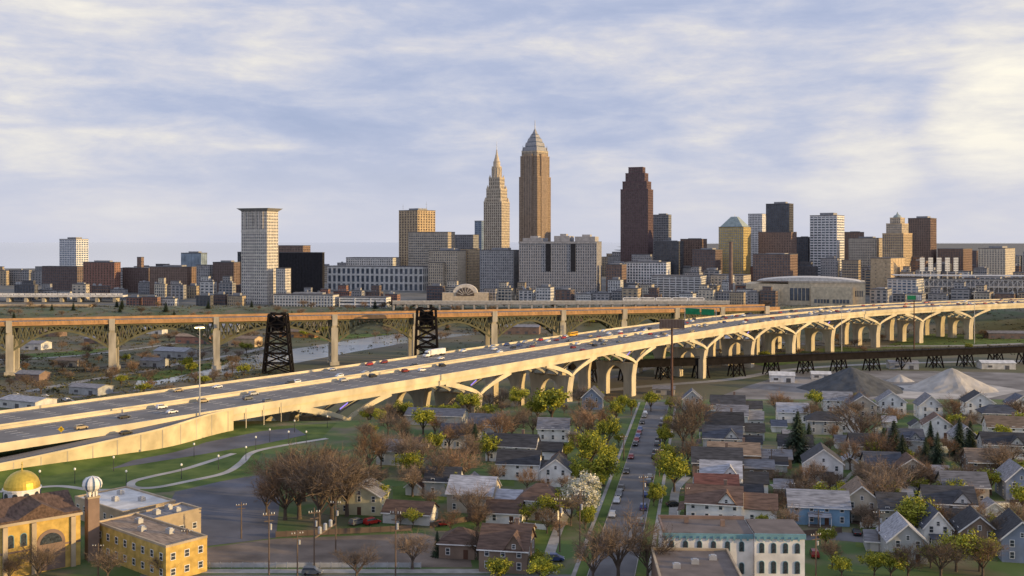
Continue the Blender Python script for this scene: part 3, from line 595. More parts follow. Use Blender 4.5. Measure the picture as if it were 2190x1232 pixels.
# ---------- highway bridge
CP=[Vector(p) for p in((-300,168),(-221,266),(-167,335),(-113,404),(-30,515),(45,622),(140,755),(241,880),(372,1000),(551,1103),(760,1190),(980,1260))]
PL=[]
for i in range(1,len(CP)-2):
    a,b_,c,d_=CP[i-1:i+3]
    for k in range(16):
        t=k/16;PL.append(.5*(2*b_+(c-a)*t+(2*a-5*b_+4*c-d_)*t*t+(3*b_-a-3*c+d_)*t**3))
SL=[0]
for i in range(1,len(PL)):SL.append(SL[-1]+(PL[i]-PL[i-1]).length)
TOT=SL[-1]
def bat(s):
    s=min(max(s,.01),TOT-.01);i=min(len(PL)-2,max(0,bisect.bisect(SL,s)-1));u=(s-SL[i])/(SL[i+1]-SL[i])
    p=PL[i].lerp(PL[i+1],u)
    def tg(j): return (PL[min(len(PL)-1,j+1)]-PL[max(0,j-1)]).normalized()
    return p,tg(i).lerp(tg(i+1),u).normalized()
def bp_(s,o):
    p,t=bat(s);return (p.x-t.y*o,p.y+t.x*o)
def bs(px):
    return min((abs(1095+F*bat(s)[0].x/bat(s)[0].y-px),s) for s in [k*2. for k in range(int(TOT/2))])[1]
def ribbon(mb,s0,s1,o0,o1,z0,z1,step=6):
    n=max(1,int(abs(s1-s0)/step));b=len(mb.v);fz=lambda z,s:z(s) if callable(z) else z
    for i in range(n+1):
        s=s0+(s1-s0)*i/n;a0=o0(s) if callable(o0) else o0;a1=o1(s) if callable(o1) else o1
        p=bp_(s,a0);q=bp_(s,a1);mb.v+=[(*p,fz(z0,s)),(*q,fz(z0,s)),(*q,fz(z1,s)),(*p,fz(z1,s))]
    for i in range(n):
        k=b+4*i
        for j in range(4): mb.f.append((k+j,k+(j+1)%4,k+4+(j+1)%4,k+4+j));mb.m.append(0)
    mb.f.append((b,b+3,b+2,b+1));mb.f.append((b+4*n,b+4*n+1,b+4*n+2,b+4*n+3));mb.m+=[0,0]
ZD=8.
br=thing('highway_bridge','wide multi lane highway bridge on arched concrete piers crossing the picture','bridge',(*bp_(TOT/2,33),-27));ANCH.append((45,640,'wide highway bridge'))
CW=[(0,31),(35,66)];sA=bs(480)
GL=lambda o0,o1:[o0+1.2+k*(o1-o0-2.4)/3 for k in range(4)]
for (o0,o1) in CW:
    q=MB();ribbon(q,0,TOT,o0+.6,o1-.6,ZD-1,ZD);q.build('deck','deckasphalt',br,True)
    for e0,e1,zb in((o0,o0+.58,ZD-1.8),(o1-.58,o1,ZD-1.8)):
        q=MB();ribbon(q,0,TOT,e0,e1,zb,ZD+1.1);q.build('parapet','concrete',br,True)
    for k in range(1,6):
        oo=o0+2.5+k*(o1-o0-5)/6
        q=MB();s=2
        while s<TOT-4:
            ribbon(q,s,s+4.5,oo-.12,oo+.12,ZD+.004,ZD+.02,4.5);s+=14
        q.build('lane_line','paint',br,True)
    for oo in(o0+2.4,o1-2.4):
        q=MB();ribbon(q,0,TOT,oo-.1,oo+.1,ZD+.004,ZD+.02,8);q.build('edge_line','paint',br,True)
    for oo in GL(o0,o1):
        q=MB();ribbon(q,sA,TOT,oo-.5,oo+.5,ZD-4.4,ZD-1.01);q.build('girder','concrete' if oo<2 else 'pierconc',br,True)
PX=[745,1030,1228,1362,1515,1615,1703,1787,1882,1975,2080];PS=[bs(p) for p in PX]
for ip,s in enumerate(PS):
    for (o0,o1) in CW:
        for j,oo in enumerate(GL(o0,o1)):
            q=MB();nearf=(j==0 and o0==0)
            for sg in(-1,1):
                n=8;Lg=28 if nearf else 25
                zc=lambda u:-5+9*u**.72
                prev=None
                for i in range(n+1):
                    u=i/n;pt=(*bp_(s+sg*Lg*u,oo),zc(u))
                    if prev:q.bar(prev,pt,1.1 if nearf else .9,(1.6+1.1*u) if nearf else 1.3)
                    prev=pt
            q.build('delta_frame','concrete' if nearf else 'steelshade',br,True)  # inner frames darker: shade under the deck put into their colour
        c=(o0+o1)/2
        zb=tz(*bp_(s,c))-3
        zt=-5.4
        def pt(oo,z,ds): 
            return (*bp_(s+ds,oo),z)
        q=MB();hw=14.4;ci=6.2;ch=min(8,zt-zb-1) if zt-zb>5 else 1.5
        for sg in(-1,1):
            pr_=[(c+sg*(hw-1.4),zb),(c+sg*(hw-1.4),zt-8),(c+sg*(hw-.7),zt-3.5),(c+sg*hw,zt),(c,zt)]
            n=8
            inn=[(c+sg*(hw-1.4-ci)*math.sin(math.pi/2*i/n),zt-1.9-ch*(1-math.cos(math.pi/2*i/n))) for i in range(n+1)]
            pr_+=inn+[(c+sg*(hw-1.4-ci),zb)]
            q.prism([pt(a,z,-3) for a,z in pr_],[pt(a,z,3) for a,z in pr_])
        q.build('pier','pierconc',br,True)
    if ip in(0,1,3,5,7):
        oo=GL(*CW[0])[1]
        q=MB();ribbon(q,s+4,s+9,oo-.65,oo-.55,lambda t:-1.6+.45*(t-s-4),lambda t:-.9+.45*(t-s-4),2);q.build('led_strip','led',br,True)
rz=lambda s:ZD-.02-4*ss(sA,sA-110,s)
ro=lambda s:-.02-11*ss(sA+6,sA-40,s)
rp=thing('exit_ramp','exit ramp with a tall sunlit concrete retaining wall beside the highway','ramp',(*bp_(sA-60,-5),0));ANCH.append((*bp_(sA-60,-5),'sunlit ramp wall'))
q=MB();ribbon(q,0,sA+4,lambda s:ro(s)+.5,lambda s:-.02,lambda s:rz(s)-.6,rz,4);q.build('roadway','deckasphalt',rp,True)
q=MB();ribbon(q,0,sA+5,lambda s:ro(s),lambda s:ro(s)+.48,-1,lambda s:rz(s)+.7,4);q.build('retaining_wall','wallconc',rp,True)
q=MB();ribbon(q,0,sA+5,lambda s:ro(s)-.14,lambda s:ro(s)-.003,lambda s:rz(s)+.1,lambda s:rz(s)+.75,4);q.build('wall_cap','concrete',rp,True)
for k in range(22):
    q=MB();s=k*9+14;ribbon(q,s,s+.4,lambda s:ro(s)-.06,lambda s:ro(s)-.004,0,lambda s:rz(s)+.08,1);q.build('wall_joint','hopestone',rp,True)
aw=thing('abutment_wall','concrete abutment face under the left end of the highway bridge','wall',(*bp_(sA,30),0))
q=MB();ribbon(q,sA-3,sA+1,.2,65.8,-2,ZD-1.02,2);q.build('face','pierconc',aw,True)
q=MB();ribbon(q,0,sA-4,65.2,65.9,-12,ZD-1.02,6);q.build('far_face','pierconc',aw,True)
q=MB()
n=40
for i in range(n+1):
    s=i*(sA-8)/n;k=ss(sA-8,sA-110,s)
    a=bp_(s,ro(s)-.01);b_=bp_(s,ro(s)-8);q.v+=[(*a,.05+2.6*k),(*b_,.022)]
for i in range(n): q.f.append((2*i,2*i+2,2*i+3,2*i+1));q.m.append(0)
tag(q.build('grass_bank','lawn'),'sloping green grass bank at the foot of the ramp wall','grass',kind='structure')
# ---------- lift bridge towers, trestle
def lattice(q,x,y,z0,z1,w0,w1,d,n,t=.7):
    lv=[]
    for i in range(n+1):
        u=i/n;w=w0+(w1-w0)*u;z=z0+(z1-z0)*u;lv.append([Vector((x-w/2,y-d/2,z)),Vector((x+w/2,y-d/2,z)),Vector((x+w/2,y+d/2,z)),Vector((x-w/2,y+d/2,z))])
    for i in range(n):
        for k in range(4):
            q.bar(lv[i][k],lv[i+1][k],t*1.5);q.bar(lv[i][k],lv[i+1][(k+1)%4],t);q.bar(lv[i+1][k],lv[i][(k+1)%4],t);q.bar(lv[i+1][k],lv[i+1][(k+1)%4],t)
for px,Yb,yt,w0,w1,lab in((595,795,672,22,13,'black steel lift bridge tower standing left by the river'),(912,838,660,19,15,'black steel lift bridge tower standing behind the white truck')):
    x=X(px,Yb);t=thing('lift_bridge_tower',lab,'tower',(x,Yb,-27));ANCH.append((x,Yb,'left black lift tower' if px<700 else 'right black lift tower'))
    q=MB();h=Z(yt,Yb)+27;lattice(q,0,0,0,h,w0,w1,9,6,.9);q.build('lattice_frame','steelblack',t)
    q=MB();q.box(-w1*.36,w1*.36,-3,3,h*.72,h*.95);q.build('counterweight','steelblack',t)
    for a in(-w1*.3,w1*.3): q=MB();q.lathe([(2.2,h+.05),(2.2,h+1.4)],10,(a,0));q.build('sheave_housing','steelblack',t)
tv=thing('steel_trestle','black steel railway trestle crossing the flats under the bridge','railway bridge',(X(1750,800),800,-27));ANCH.append((X(1750,800),800,'black railway trestle'))
T0=Vector((42,735));T1=Vector((500,875));td=(T1-T0).normalized();TL=(T1-T0).length
tn=Vector((-td.y,td.x))
def tpt(s,o):p=T0+td*s+tn*o;return (p.x,p.y)
def tbox(mb,s0,s1,o0,o1,z0,z1):
    c=[tpt(s0,o0),tpt(s1,o0),tpt(s1,o1),tpt(s0,o1)];mb.hexa([(*p,z0) for p in c]+[(*p,z1) for p in c])
for oo in(0,5): q=MB();tbox(q,0,TL,oo-.3,oo+.3,-17.4,-12.4);q.build('girder','steelblack',tv,True)
q=MB();tbox(q,0,TL,-1.2,6.2,-12.38,-11.9);q.build('track_deck','steelblack',tv,True)
q=MB();q.bar((*tpt(0,-1),-10.6),(*tpt(TL,-1),-10.6),.2,.2)
for k in range(int(TL/6)): q.bar((*tpt(k*6,-1),-11.9),(*tpt(k*6,-1),-10.6),.2)
q.build('railing','steelblack',tv,True)
for k in range(16):
    q=MB();s=15+k*30
    for a in(-4,4):
        q.bar((*tpt(s+a*1.3,-2),-28),(*tpt(s+a,0),-17.4),.9);q.bar((*tpt(s+a*1.3,7),-28),(*tpt(s+a,5),-17.4),.9);q.bar((*tpt(s+a*1.3,-2),-27),(*tpt(s+a,5),-17.5),.5)
    for oo in(0,5):
        q.bar((*tpt(s-4,oo),-27),(*tpt(s+4,oo),-17.5),.55);q.bar((*tpt(s+4,oo),-27),(*tpt(s-4,oo),-17.5),.55)
    q.build('trestle_bent','steelblack',tv,True)
# ---------- gravel piles
for px,py,wpx,top,m,lab,sd_ in((1820,842,195,783,'coal','large dark grey cone shaped gravel pile',1),(2035,840,160,785,'salt','pale grey cone shaped stone pile right of the dark one',2),(1925,822,50,800,'salt','small low pale heap between the two big piles',3),(1640,838,40,822,'yard','small grey heap left of the dark gravel pile',4)):
    x,y=gp(px,py,-27);y+=18;x=X(px,y);s=(py-517)/102;r=wpx/2/s;h=Z(top,y)+27;rr=random.Random(sd_);q=MB();n=40
    rings=10
    for j in range(rings):
        u=j/(rings-1)
        for i in range(n):
            a=2*math.pi*i/n;k=1+.06*math.sin(3*a+sd_)+.05*math.sin(7*a)+rr.uniform(-.025,.025)
            rad=r*(1-u)**1.05*k+ .3;zz_=h*(u if u<.93 else .93+(u-.93)*.4);q.v.append((rad*math.cos(a)*(1.15),rad*math.sin(a),zz_))
    for j in range(rings-1):
        for i in range(n):
            k=(i+1)%n;q.f.append((j*n+i,j*n+k,(j+1)*n+k,(j+1)*n+i));q.m.append(0)
    q.f.append(tuple((rings-1)*n+i for i in range(n)));q.m.append(0)
    a=q.build('gravel_pile',m,None,loc=(x,y,-27.1));tag(a,lab,'gravel pile')
    if wpx>100:ANCH.append((x,y,'dark gravel pile' if m=='coal' else 'pale stone pile'))
# ---------- houses
RZ=-math.atan(.1845)
def wmesh(w,h):
    q=MB();t=.12
    q.box(-w/2,-w/2+t,-.07,.03,0,h);q.box(w/2-t,w/2,-.07,.03,0,h);q.box(-w/2+t,w/2-t,-.07,.03,h-t,h);q.box(-w/2+t,w/2-t,-.09,.03,0,t);q.box(-w/2+t,w/2-t,-.06,.03,h/2-.04,h/2+.04)
    f=q.mesh('window','white');q=MB();q.box(-w/2+t,w/2-t,-.04,.03,t,h-t);return f,q.mesh('pane','pane')
WM={}
def window(root,x,y,z,rz=0,w=1.1,h=1.7):
    k=(w,h)
    if k not in WM:WM[k]=wmesh(w,h)
    a=inst('window',WM[k][0],root,(x,y,z),rz);inst('pane',WM[k][1],a);return a
q=MB();q.box(-.55,.55,-.06,.03,0,2.2);DM=q.mesh('door','door')
q=MB();q.box(-1.3,1.3,-.06,.03,0,2.2);GM=q.mesh('garage_door','offwhite')
HPOS=[];HR=random.Random(77)
def house(label,short,px,py,wpx,dep,eave,rise,axis,wm_,rm,opt='',rot=None,name='house'):
    x,y=gp(px,py);s=(py-517)/75;w=wpx/s;r_=(RZ if rot is None else math.radians(rot))+math.radians(HR.uniform(-3,3))
    y+=dep/2;x=X(px,y);z=tz(x,y);HPOS.append((x,y,max(w,dep)/2))
    o=thing(name,label,name,(x,y,z-.02),r_)
    if short:ANCH.append((x,y,short))
    W_=w;wing=axis=='x' and w>17 and 'n' not in opt
    ox=0
    if wing: w=W_*.6;ox=-W_*.2
    hip=axis=='x' and not wing and 'g' not in opt and 'n' not in opt and HR.random()<.4
    hx,hy=w/2,dep/2;q=MB()
    if hip: q.box(-hx,hx,-hy,hy,-.5,eave)
    elif axis=='x':
        P=[(-hy,-.5),(hy,-.5),(hy,eave),(0,eave+rise),(-hy,eave)];q.prism([(ox-hx,a,b) for a,b in P],[(ox+hx,a,b) for a,b in P])
    else:
        P=[(-hx,-.5),(hx,-.5),(hx,eave),(0,eave+rise),(-hx,eave)];q.prism([(a,-hy,b) for a,b in P],[(a,hy,b) for a,b in P])
    q.build('wall',wm_,o)
    hw=hy if axis=='x' else hx;ln=(hx if axis=='x' else hy)+.45;ov=.5;sl=rise/hw;t=.22
    def chev(hw,eave,rise):
        sl=rise/hw
        return [(-hw-ov,eave-ov*sl+.02),(0,eave+rise+.02),(hw+ov,eave-ov*sl+.02),(hw+ov,eave-ov*sl+t+.02),(0,eave+rise+t+.05),(-hw-ov,eave-ov*sl+t+.02)]
    P=chev(hw,eave,rise)
    q=MB()
    if hip:
        rx=max(.6,hx-hy*.85);e0=eave+.02;B_=[(-hx-ov,-hy-ov),(hx+ov,-hy-ov),(hx+ov,hy+ov),(-hx-ov,hy+ov)]
        q.v=[(a,b,e0) for a,b in B_]+[(a,b,e0+.2) for a,b in B_]+[(-rx,0,e0+rise),(rx,0,e0+rise)]
        q.f=[(3,2,1,0),(0,1,5,4),(1,2,6,5),(2,3,7,6),(3,0,4,7),(4,5,9,8),(5,6,9),(6,7,8,9),(7,4,8)];q.m=[0]*9
    elif axis=='x':q.prism([(ox-ln,a,b) for a,b in P],[(ox+ln,a,b) for a,b in P])
    else:q.prism([(a,-ln,b) for a,b in P],[(a,ln,b) for a,b in P])
    rf=q.build('roof',rm,o)
    q=MB()
    if hip:q.box(-hx-ov,hx+ov,-hy-ov-.12,-hy-ov-.01,eave-.02,eave+.2)
    elif axis=='x':q.box(ox-ln,ox+ln,-hy-ov-.14,-hy-ov-.01,eave-ov*sl-.05,eave-ov*sl+.2)
    else:
        for sg in(-1,1): q.bar((sg*(hw+ov),-ln-.05,eave-ov*sl+.1),(0,-ln-.05,eave+rise+.12),.1,.3)
    q.build('trim','white',rf)
    if wing:
        wy=hy*HR.uniform(.6,.85);we=eave-HR.uniform(.9,2.2);wr=rise*wy/hy*HR.uniform(.8,1.05);wx0=ox+hx+.02;wx1=W_/2*HR.uniform(.8,1.0);cy=HR.choice([-1,1])*(hy-wy)*.6
        P=[(cy-wy,-.5),(cy+wy,-.5),(cy+wy,we),(cy,we+wr),(cy-wy,we)];q=MB();q.prism([(wx0,a,b) for a,b in P],[(wx1,a,b) for a,b in P]);wg=q.build('rear_wing',wm_,o)
        P=[(a+cy,b) for a,b in chev(wy,we,wr)];q=MB();q.prism([(wx0+.47,a,b) for a,b in P],[(wx1+.4,a,b) for a,b in P]);q.build('wing_roof',HR.choice([rm,rm,'greyroof','charcoal']),wg)
        for i in range(2): window(wg,wx0+(wx1-wx0)*(i+.7)/2.4,cy-wy,1.0)
    if 'c' in opt:
        cx_=ox+hx*.4 if axis=='x' else .8;cy_=.6 if axis=='x' else 1.5
        q=MB();q.cb(cx_,cy_,.8,.8,eave+rise*.5,eave+rise+1.4);q.cb(cx_,cy_,1,1,eave+rise+1.4,eave+rise+1.6);q.build('chimney','brownbrick',rf)
    if 'G' in opt: inst('garage_door',GM,o,(0,-hy,0.1))
    if 'n' not in opt:
        n=max(2,int(w/3.6));st=2 if eave>4.5 else 1
        dk=n//2 if 'd' in opt else -1
        for k in range(st):
            for i in range(n):
                xx=ox-hx+(i+.5)*w/n
                if k==0 and i==dk: inst('door',DM,o,(xx,-hy,0.1));continue
                window(o,xx,-hy,.9+2.75*k)
        if axis=='y' and rise>2.5: window(o,0,-hy,eave+.35,0,.9,1.2)
        sg=1 if px<1480 else -1;m=max(2,int(dep/4))
        if not(wing and sg==1):
            for k in range(st):
                for i in range(m): window(o,ox+sg*hx,-hy+(i+.5)*dep/m,.9+2.75*k,sg*math.pi/2)
            if axis=='x' and rise>2.5 and not hip: window(o,ox+sg*hx,0,eave+.35,sg*math.pi/2,.9,1.2)
    if 'p' in opt:
        q=MB();pw=min(w*.7,6);q.prism([(-pw/2,-hy-2.4,2.7),(pw/2,-hy-2.4,2.7),(pw/2,-hy-.01,3.3),(-pw/2,-hy-.01,3.3)],[(-pw/2,-hy-2.4,2.85),(pw/2,-hy-2.4,2.85),(pw/2,-hy-.01,3.45),(-pw/2,-hy-.01,3.45)]);pp=q.build('porch_roof',rm,o)
        for xx in(-pw/2+.2,0,pw/2-.2):
            q=MB();q.cb(xx,-hy-2.2,.16,.16,.3,2.72);q.build('post','white',pp)
        q=MB();q.box(-pw/2,pw/2,-hy-2.4,-hy-.02,-.3,.3);q.build('porch_floor','wood',o)
    if 's' in opt:
        q=MB();q.prism([(ox-hx-2.4,-hy+.3,2.7),(ox-hx-2.4,hy-.3,2.7),(ox-hx-.46,hy-.3,3.2),(ox-hx-.46,-hy+.3,3.2)],[(ox-hx-2.4,-hy+.3,2.85),(ox-hx-2.4,hy-.3,2.85),(ox-hx-.46,hy-.3,3.35),(ox-hx-.46,-hy+.3,3.35)]);pp=q.build('porch_roof',rm,o)
        for yy in(-hy+.5,0,hy-.5): q=MB();q.cb(ox-hx-2.2,yy,.18,.18,0,2.7);q.build('post','white',pp)
    if 'g' in opt:
        gx=ox+hx*.45;gw=min(2.6,hx*.4);P=[(gx-gw,eave-.2),(gx+gw,eave-.2),(gx,eave+rise*.85)]
        q=MB();q.prism([(a,-hy-.06,b) for a,b in P],[(a,-.4,b) for a,b in P]);d=q.build('dormer',wm_,o)
        q=MB()
        for sg in(-1,1):
            q.bar((gx+sg*(gw+.3),-hy*.55,eave-.3),(gx,-hy*.55,eave+rise*.85+.05),hy+.6,.18)
        q.build('dormer_roof',rm,d);window(o,gx,-hy-.07,eave+.2,0,.9,1.1)
    return o
HS=[
('long white house with dark roof, farthest in the row right of the street','farthest row house',1580,895,118,9,5.5,3.5,'x','white','charcoal','cs'),
('pale house with grey blue roof, second farthest in the street row','second row house',1588,917,108,9,5.3,3.3,'x','offwhite','greyroof','s'),
('grey house with charcoal roof, third from the far end of the row','third row house',1575,942,132,9,5.8,4,'x','greywall','charcoal','cs'),
('pale house with blue black roof and gable, middle of the row','blue black roofed house',1572,970,136,9,5.3,3.6,'x','offwhite','slate','gs'),
('brown walled house with wide brown roof behind the black roof','wide brown roofed house',1605,1001,180,9,4.4,3.0,'x','brownwall','tanroof','cs'),
('dark house under a long black roof in the street row','long black roofed house',1568,1024,175,9,5,3.8,'x','brownwall','charcoal','cs'),
('white house with light grey roof in the street row','light grey roofed house',1570,1058,142,9,5.3,3.6,'x','white','lightroof','dgs'),
('grey house with dark maroon roof behind the brown roofed house','maroon roofed house',1562,1082,150,9,4.6,3.2,'x','greywall','redroof','s'),
('brown roofed house with white front nearest the white brick building','brown roofed white house',1567,1122,195,10,5.3,3.6,'x','white','brownroof','cgs'),
('tall white gabled house with dark roof facing the camera','tall white gabled house',1758,1032,80,11,6,4.2,'y','white','charcoal','dp'),
('light blue house with pale grey roof and porch','light blue house',1748,1124,125,9,5,3.2,'x','bluewall','lightroof','dp'),
('white house with black roof and dormer on the right side','black roofed dormer house',2025,1120,104,9,5.4,3.5,'x','white','charcoal','dgp'),
('beige house with grey roof behind the black roofed house','beige grey roofed house',2058,1078,92,9,5,3.2,'x','beige','greyroof','d'),
('slate blue gabled house cut by the right edge','slate blue gabled house',2172,1072,62,11,5.8,4,'y','slatewall','greyroof','dp'),
('beige gabled house left of the orange brown tree','beige gabled house',1838,1117,80,12,5.5,4,'y','beige','tanroof','dp'),
('grey house with dark roof behind the conifer','grey house by conifer',1762,930,72,9,5.2,3.2,'x','greywall','charcoal','c'),
('tan gabled house near the gravel yard','tan gabled house',1842,893,58,9,5.4,3.8,'y','beige','slate',''),
('white steep gabled house below the dark gravel pile','white steep gabled house',1905,886,56,9,5.4,4,'y','white','greyroof',''),
('narrow white gabled house right of the gravel piles','narrow white gabled house',1985,898,48,10,6,4,'y','white','greyroof',''),
('white gabled house with dark roof by the river water','white house by water',2090,890,58,10,5.8,4,'y','white','charcoal',''),
('small white gabled house in front of the narrow one','small white gabled house',2002,938,58,9,5,3.6,'y','white','brownroof','d'),
('beige long house near the right edge','beige long house',2135,912,76,9,5,3.2,'x','beige','slate',''),
('white low house with grey roof behind the street row','white low house',1695,905,66,9,4.6,3,'x','white','lightroof',''),
('grey low house with dark roof between the conifers','grey low house',1935,968,70,9,4.6,3,'x','greywall','slate','g'),
('white house with brown roof at right before the beige long house','white brown roofed house',2150,942,82,9,5,3.3,'x','white','tanroof','c'),
('long dark roofed house right of the spruces','long dark roofed house',2145,982,92,9,5,3.3,'x','offwhite','charcoal','g'),
('brown house with tan roof at right of middle','brown tan roofed house',2105,1022,80,9,5,3.3,'x','brownwall','tanroof','d'),
('dark gabled house at the bottom right corner','dark gabled corner house',2172,1205,80,12,5.6,4,'y','slatewall','charcoal','d'),
('grey house with pale gable roof at the bottom right','pale roofed bottom house',1930,1205,82,11,5,4,'y','greywall','lightroof','d'),
('dark brown house near the bottom right trees','dark brown house',2085,1182,78,10,5,3.6,'y','brownwall','charcoal','d'),
('wide white house with charcoal roof left of the street','wide white house',1132,990,182,9,5.4,3.3,'x','white','charcoal','c'),
('long white house with charcoal roof in front of the wide one','long white house',1140,1028,150,9,5.2,3.4,'x','white','charcoal',''),
('small white front gabled house beside the long charcoal roof','small front gabled house',1192,1042,64,9,5,3.4,'y','white','charcoal','d'),
('beige house with pale blue grey roof left of the blossom tree','pale roofed beige house',1045,1100,165,11,5.4,3.6,'x','beige','lightroof','d'),
('white house with dark brown roof beside the blossom tree','house by blossom tree',1157,1114,88,10,5.2,3.8,'x','white','brownroof','d'),
('low white garage with brown roof on the gravel lot','low white garage',878,1122,104,8,3,2.2,'x','offwhite','brownroof','nG'),
('pale yellow gabled house behind the big bare trees','pale yellow house',778,1102,94,9,5.2,3.4,'y','paleyellow','greyroof','d'),
('brown shingled house at the bottom left of the street','brown shingled house',1085,1226,105,11,5.4,4,'x','brownwall','brownroof','dcg'),
('small white cottage with brown roof before the beige house','small white cottage',1080,1122,74,7,3.2,2.4,'x','white','brownroof','d'),
('small pale blue house in the trees below the bridge','small pale house',842,995,60,9,4.8,3,'x','offwhite','greyroof',''),
('blue grey gabled house at the bluff edge below the bridge','bluff edge house',1268,876,42,9,5.4,4,'y','slatewall','slate',''),
('long grey shed with dark roof below the bridge piers','long grey shed',935,910,125,12,4,2,'x','greywall','slate','n'),
('white house with slate roof among the bare trees','slate roofed house',985,960,80,9,5,3.2,'x','white','slate',''),
('brown bungalow left of the brown shingled house','brown bungalow',985,1196,78,9,3.4,3,'x','brownwall','brownroof','d'),
('grey house with black roof between the bare trees','grey black roofed house',950,1062,74,8,4.6,3.2,'x','greywall','charcoal',''),
('white house with dark roof behind the white gabled house','dark roofed white house',1700,985,70,9,4.8,3.2,'x','white','charcoal',''),
('tan house with slate roof near the tall conifers','tan slate roofed house',1885,1030,74,9,5,3.3,'x','beige','slate','d'),
('white house beside the railway bluff','white bluff house',1790,880,60,9,5,3,'x','white','lightroof',''),
('small grey gabled house at the far end of the street','street end house',1480,878,40,9,5,3.6,'y','greywall','slate',''),
('cream house with charcoal roof right of the light blue house','cream house by blue house',1905,1128,60,9,4.8,3.2,'x','cream','charcoal','d'),
('white house with slate roof at the far right below the river','far right white house',2180,890,50,9,5,3.5,'y','white','slate',''),
('pale house with dark roof right of the tall gabled house','pale house by gabled house',1850,985,66,9,5,3.4,'x','offwhite','charcoal','dg'),
('beige house with brown roof in the middle of the right blocks','beige brown roofed house',1945,1040,70,9,5,3.4,'y','beige','brownroof','d'),
('white house with grey roof behind the wide white house','rear white house',1185,945,66,8,5,3.2,'x','white','greyroof',''),
('grey house with slate roof left of the long grey shed','rear grey house',1040,935,70,8,5,3.2,'x','greywall','slate',''),
('white front gabled house at the bottom right of the alley','alley gabled house',1995,1172,56,10,5,3.8,'y','white','slate','dp'),
('white gabled house beside the grey house by the conifer','white house by grey house',1815,925,50,9,5,3.6,'y','white','charcoal',''),
('pale gabled house at right before the long dark roof','pale gabled right house',2060,965,50,9,5,3.8,'y','offwhite','greyroof','d'),
]
for h in HS: house(*h)
GR=random.Random(31)
for px,py,wp in [(1665,925,30),(1690,948,30),(1665,1010,34),(1675,1062,36),(1800,960,28),(1815,1005,32),(1900,915,26),(1960,925,26),(2060,940,28),(2075,1000,30),(2010,1030,32),(1930,1085,36),(2120,1110,38),(1870,1180,40),(2040,1130,36),(1080,960,28),(900,965,28),(1010,1050,32),(1195,1000,28),(890,1060,34),(1120,1165,40),(2125,1150,40)]:
    w_=GR.choice(['white','greywall','offwhite','beige']);r_=GR.choice(['charcoal','greyroof','brownroof','slate','lightroof'])
    o=house('x',None,px,py,wp,6,2.6,1.7,GR.choice(['x','y']),w_,r_,'nG',None,'garage');near(o,'small '+{'white':'white','greywall':'grey','offwhite':'pale','beige':'beige'}[w_]+' garage',o.location.x,o.location.y)
# fences
def fence(p0,p1,h,m,lab):
    a=Vector((*gp(*p0),0));b=Vector((*gp(*p1),0));o=thing('fence',lab,'fence',a)
    q=MB();n=max(2,int((b-a).length/2.5))
    q.bar(a+Vector((0,0,h/2+.1)),b+Vector((0,0,h/2+.1)),.05,h-.1);q.build('board_panel',m,o,True)
    for i in range(n+1):
        c=a.lerp(b,i/n);q=MB();q.cb(c.x,c.y,.14,.14,0,h+.2);q.build('post',m,o,True)
for p0,p1,m,lab in [((1690,1150),(1800,1140),'wood','brown board fence behind the white brick building'),((1840,1130),(1960,1125),'white','white fence in front of the beige gabled house'),((1660,1090),(1690,1060),'wood','short brown fence beside the light grey roofed house'),((1800,1040),(1830,1010),'white','white fence right of the tall gabled house'),((1960,1130),(2080,1128),'wood','brown fence before the black roofed dormer house'),((2080,1090),(2180,1086),'white','long white fence along the side street'),((1690,990),(1720,960),'wood','brown fence behind the tall gabled house'),((920,1130),(1030,1112),'wood','brown fence left of the pale roofed beige house'),((590,1150),(880,1136),'wood','long low fence at the back of the gravel lot'),((1120,1130),(1170,1135),'white','white picket fence below the house by the blossom tree'),((1860,960),(1900,955),'wood','brown fence left of the tall spruces'),((400,1215),(900,1215),'galv','long grey fence along the front of the gravel lot')]:
    fence(p0,p1,1.5 if m!='galv' else 1.2,m,lab)
# ---------- white brick building, flat roofed neighbour
def arched(root,x,y,z,w=1.1,h=2.2,rz=0):
    k=('a',w,h)
    if k not in WM:
        n=8;A_=lambda r,yy:[(-r,yy,0),(r,yy,0)]+[(r*math.cos(math.pi*i/n),yy,h-w/2+r*math.sin(math.pi*i/n)) for i in range(n+1)]
        q=MB();q.prism(A_(w/2,-.1),A_(w/2,.02));f=q.mesh('window','cornice');q=MB();q.prism(A_(w/2-.12,-.14),A_(w/2-.12,-.05));WM[k]=(f,q.mesh('pane','pane'))
    a=inst('window',WM[k][0],root,(x,y,z),rz);inst('pane',WM[k][1],a)
Yw=228;x0,x1,x2=X(1420,Yw),X(1612,Yw),X(1718,Yw)
o=thing('brick_building','white painted brick building with teal cornice and arched windows','building',(x1,Yw,0),math.radians(-3));ANCH.append((x1,Yw+5,'white brick building'));HPOS.append((x1-5,Yw+6,17))
a0,a1=x0-x1,x2-x1
q=MB();q.box(a0,-.02,0,12,-.3,9.6);q.box(.02,a1,-.8,11,-.3,9.9);q.build('wall','white',o)
q=MB();q.box(a0-.2,-.1,-.35,-.02,8.9,9.9);q.box(.0,a1+.2,-1.2,-.82,9.2,10.3);[q.box(a0+.4+i*1.5,a0+.8+i*1.5,-.5,-.36,8.5,9.4) for i in range(int(-a0/1.5))];[q.box(.4+i*1.5,.8+i*1.5,-1.35,-1.21,8.8,9.7) for i in range(int(a1/1.5))];q.build('cornice','cornice',o)
q=MB();q.box(a0-.1,-.1,-.02,12.1,9.65,10.0);q.box(.1,a1+.1,-.82,11.1,9.95,10.35);rf=q.build('roof','bldgroof',o)
q=MB();q.cb(a0*.7,8,1,1,10,11.6);q.build('chimney','brownbrick',rf)
q=MB();q.cb(a0*.3,6,1,1,10,11.4);q.build('chimney','brownbrick',rf)
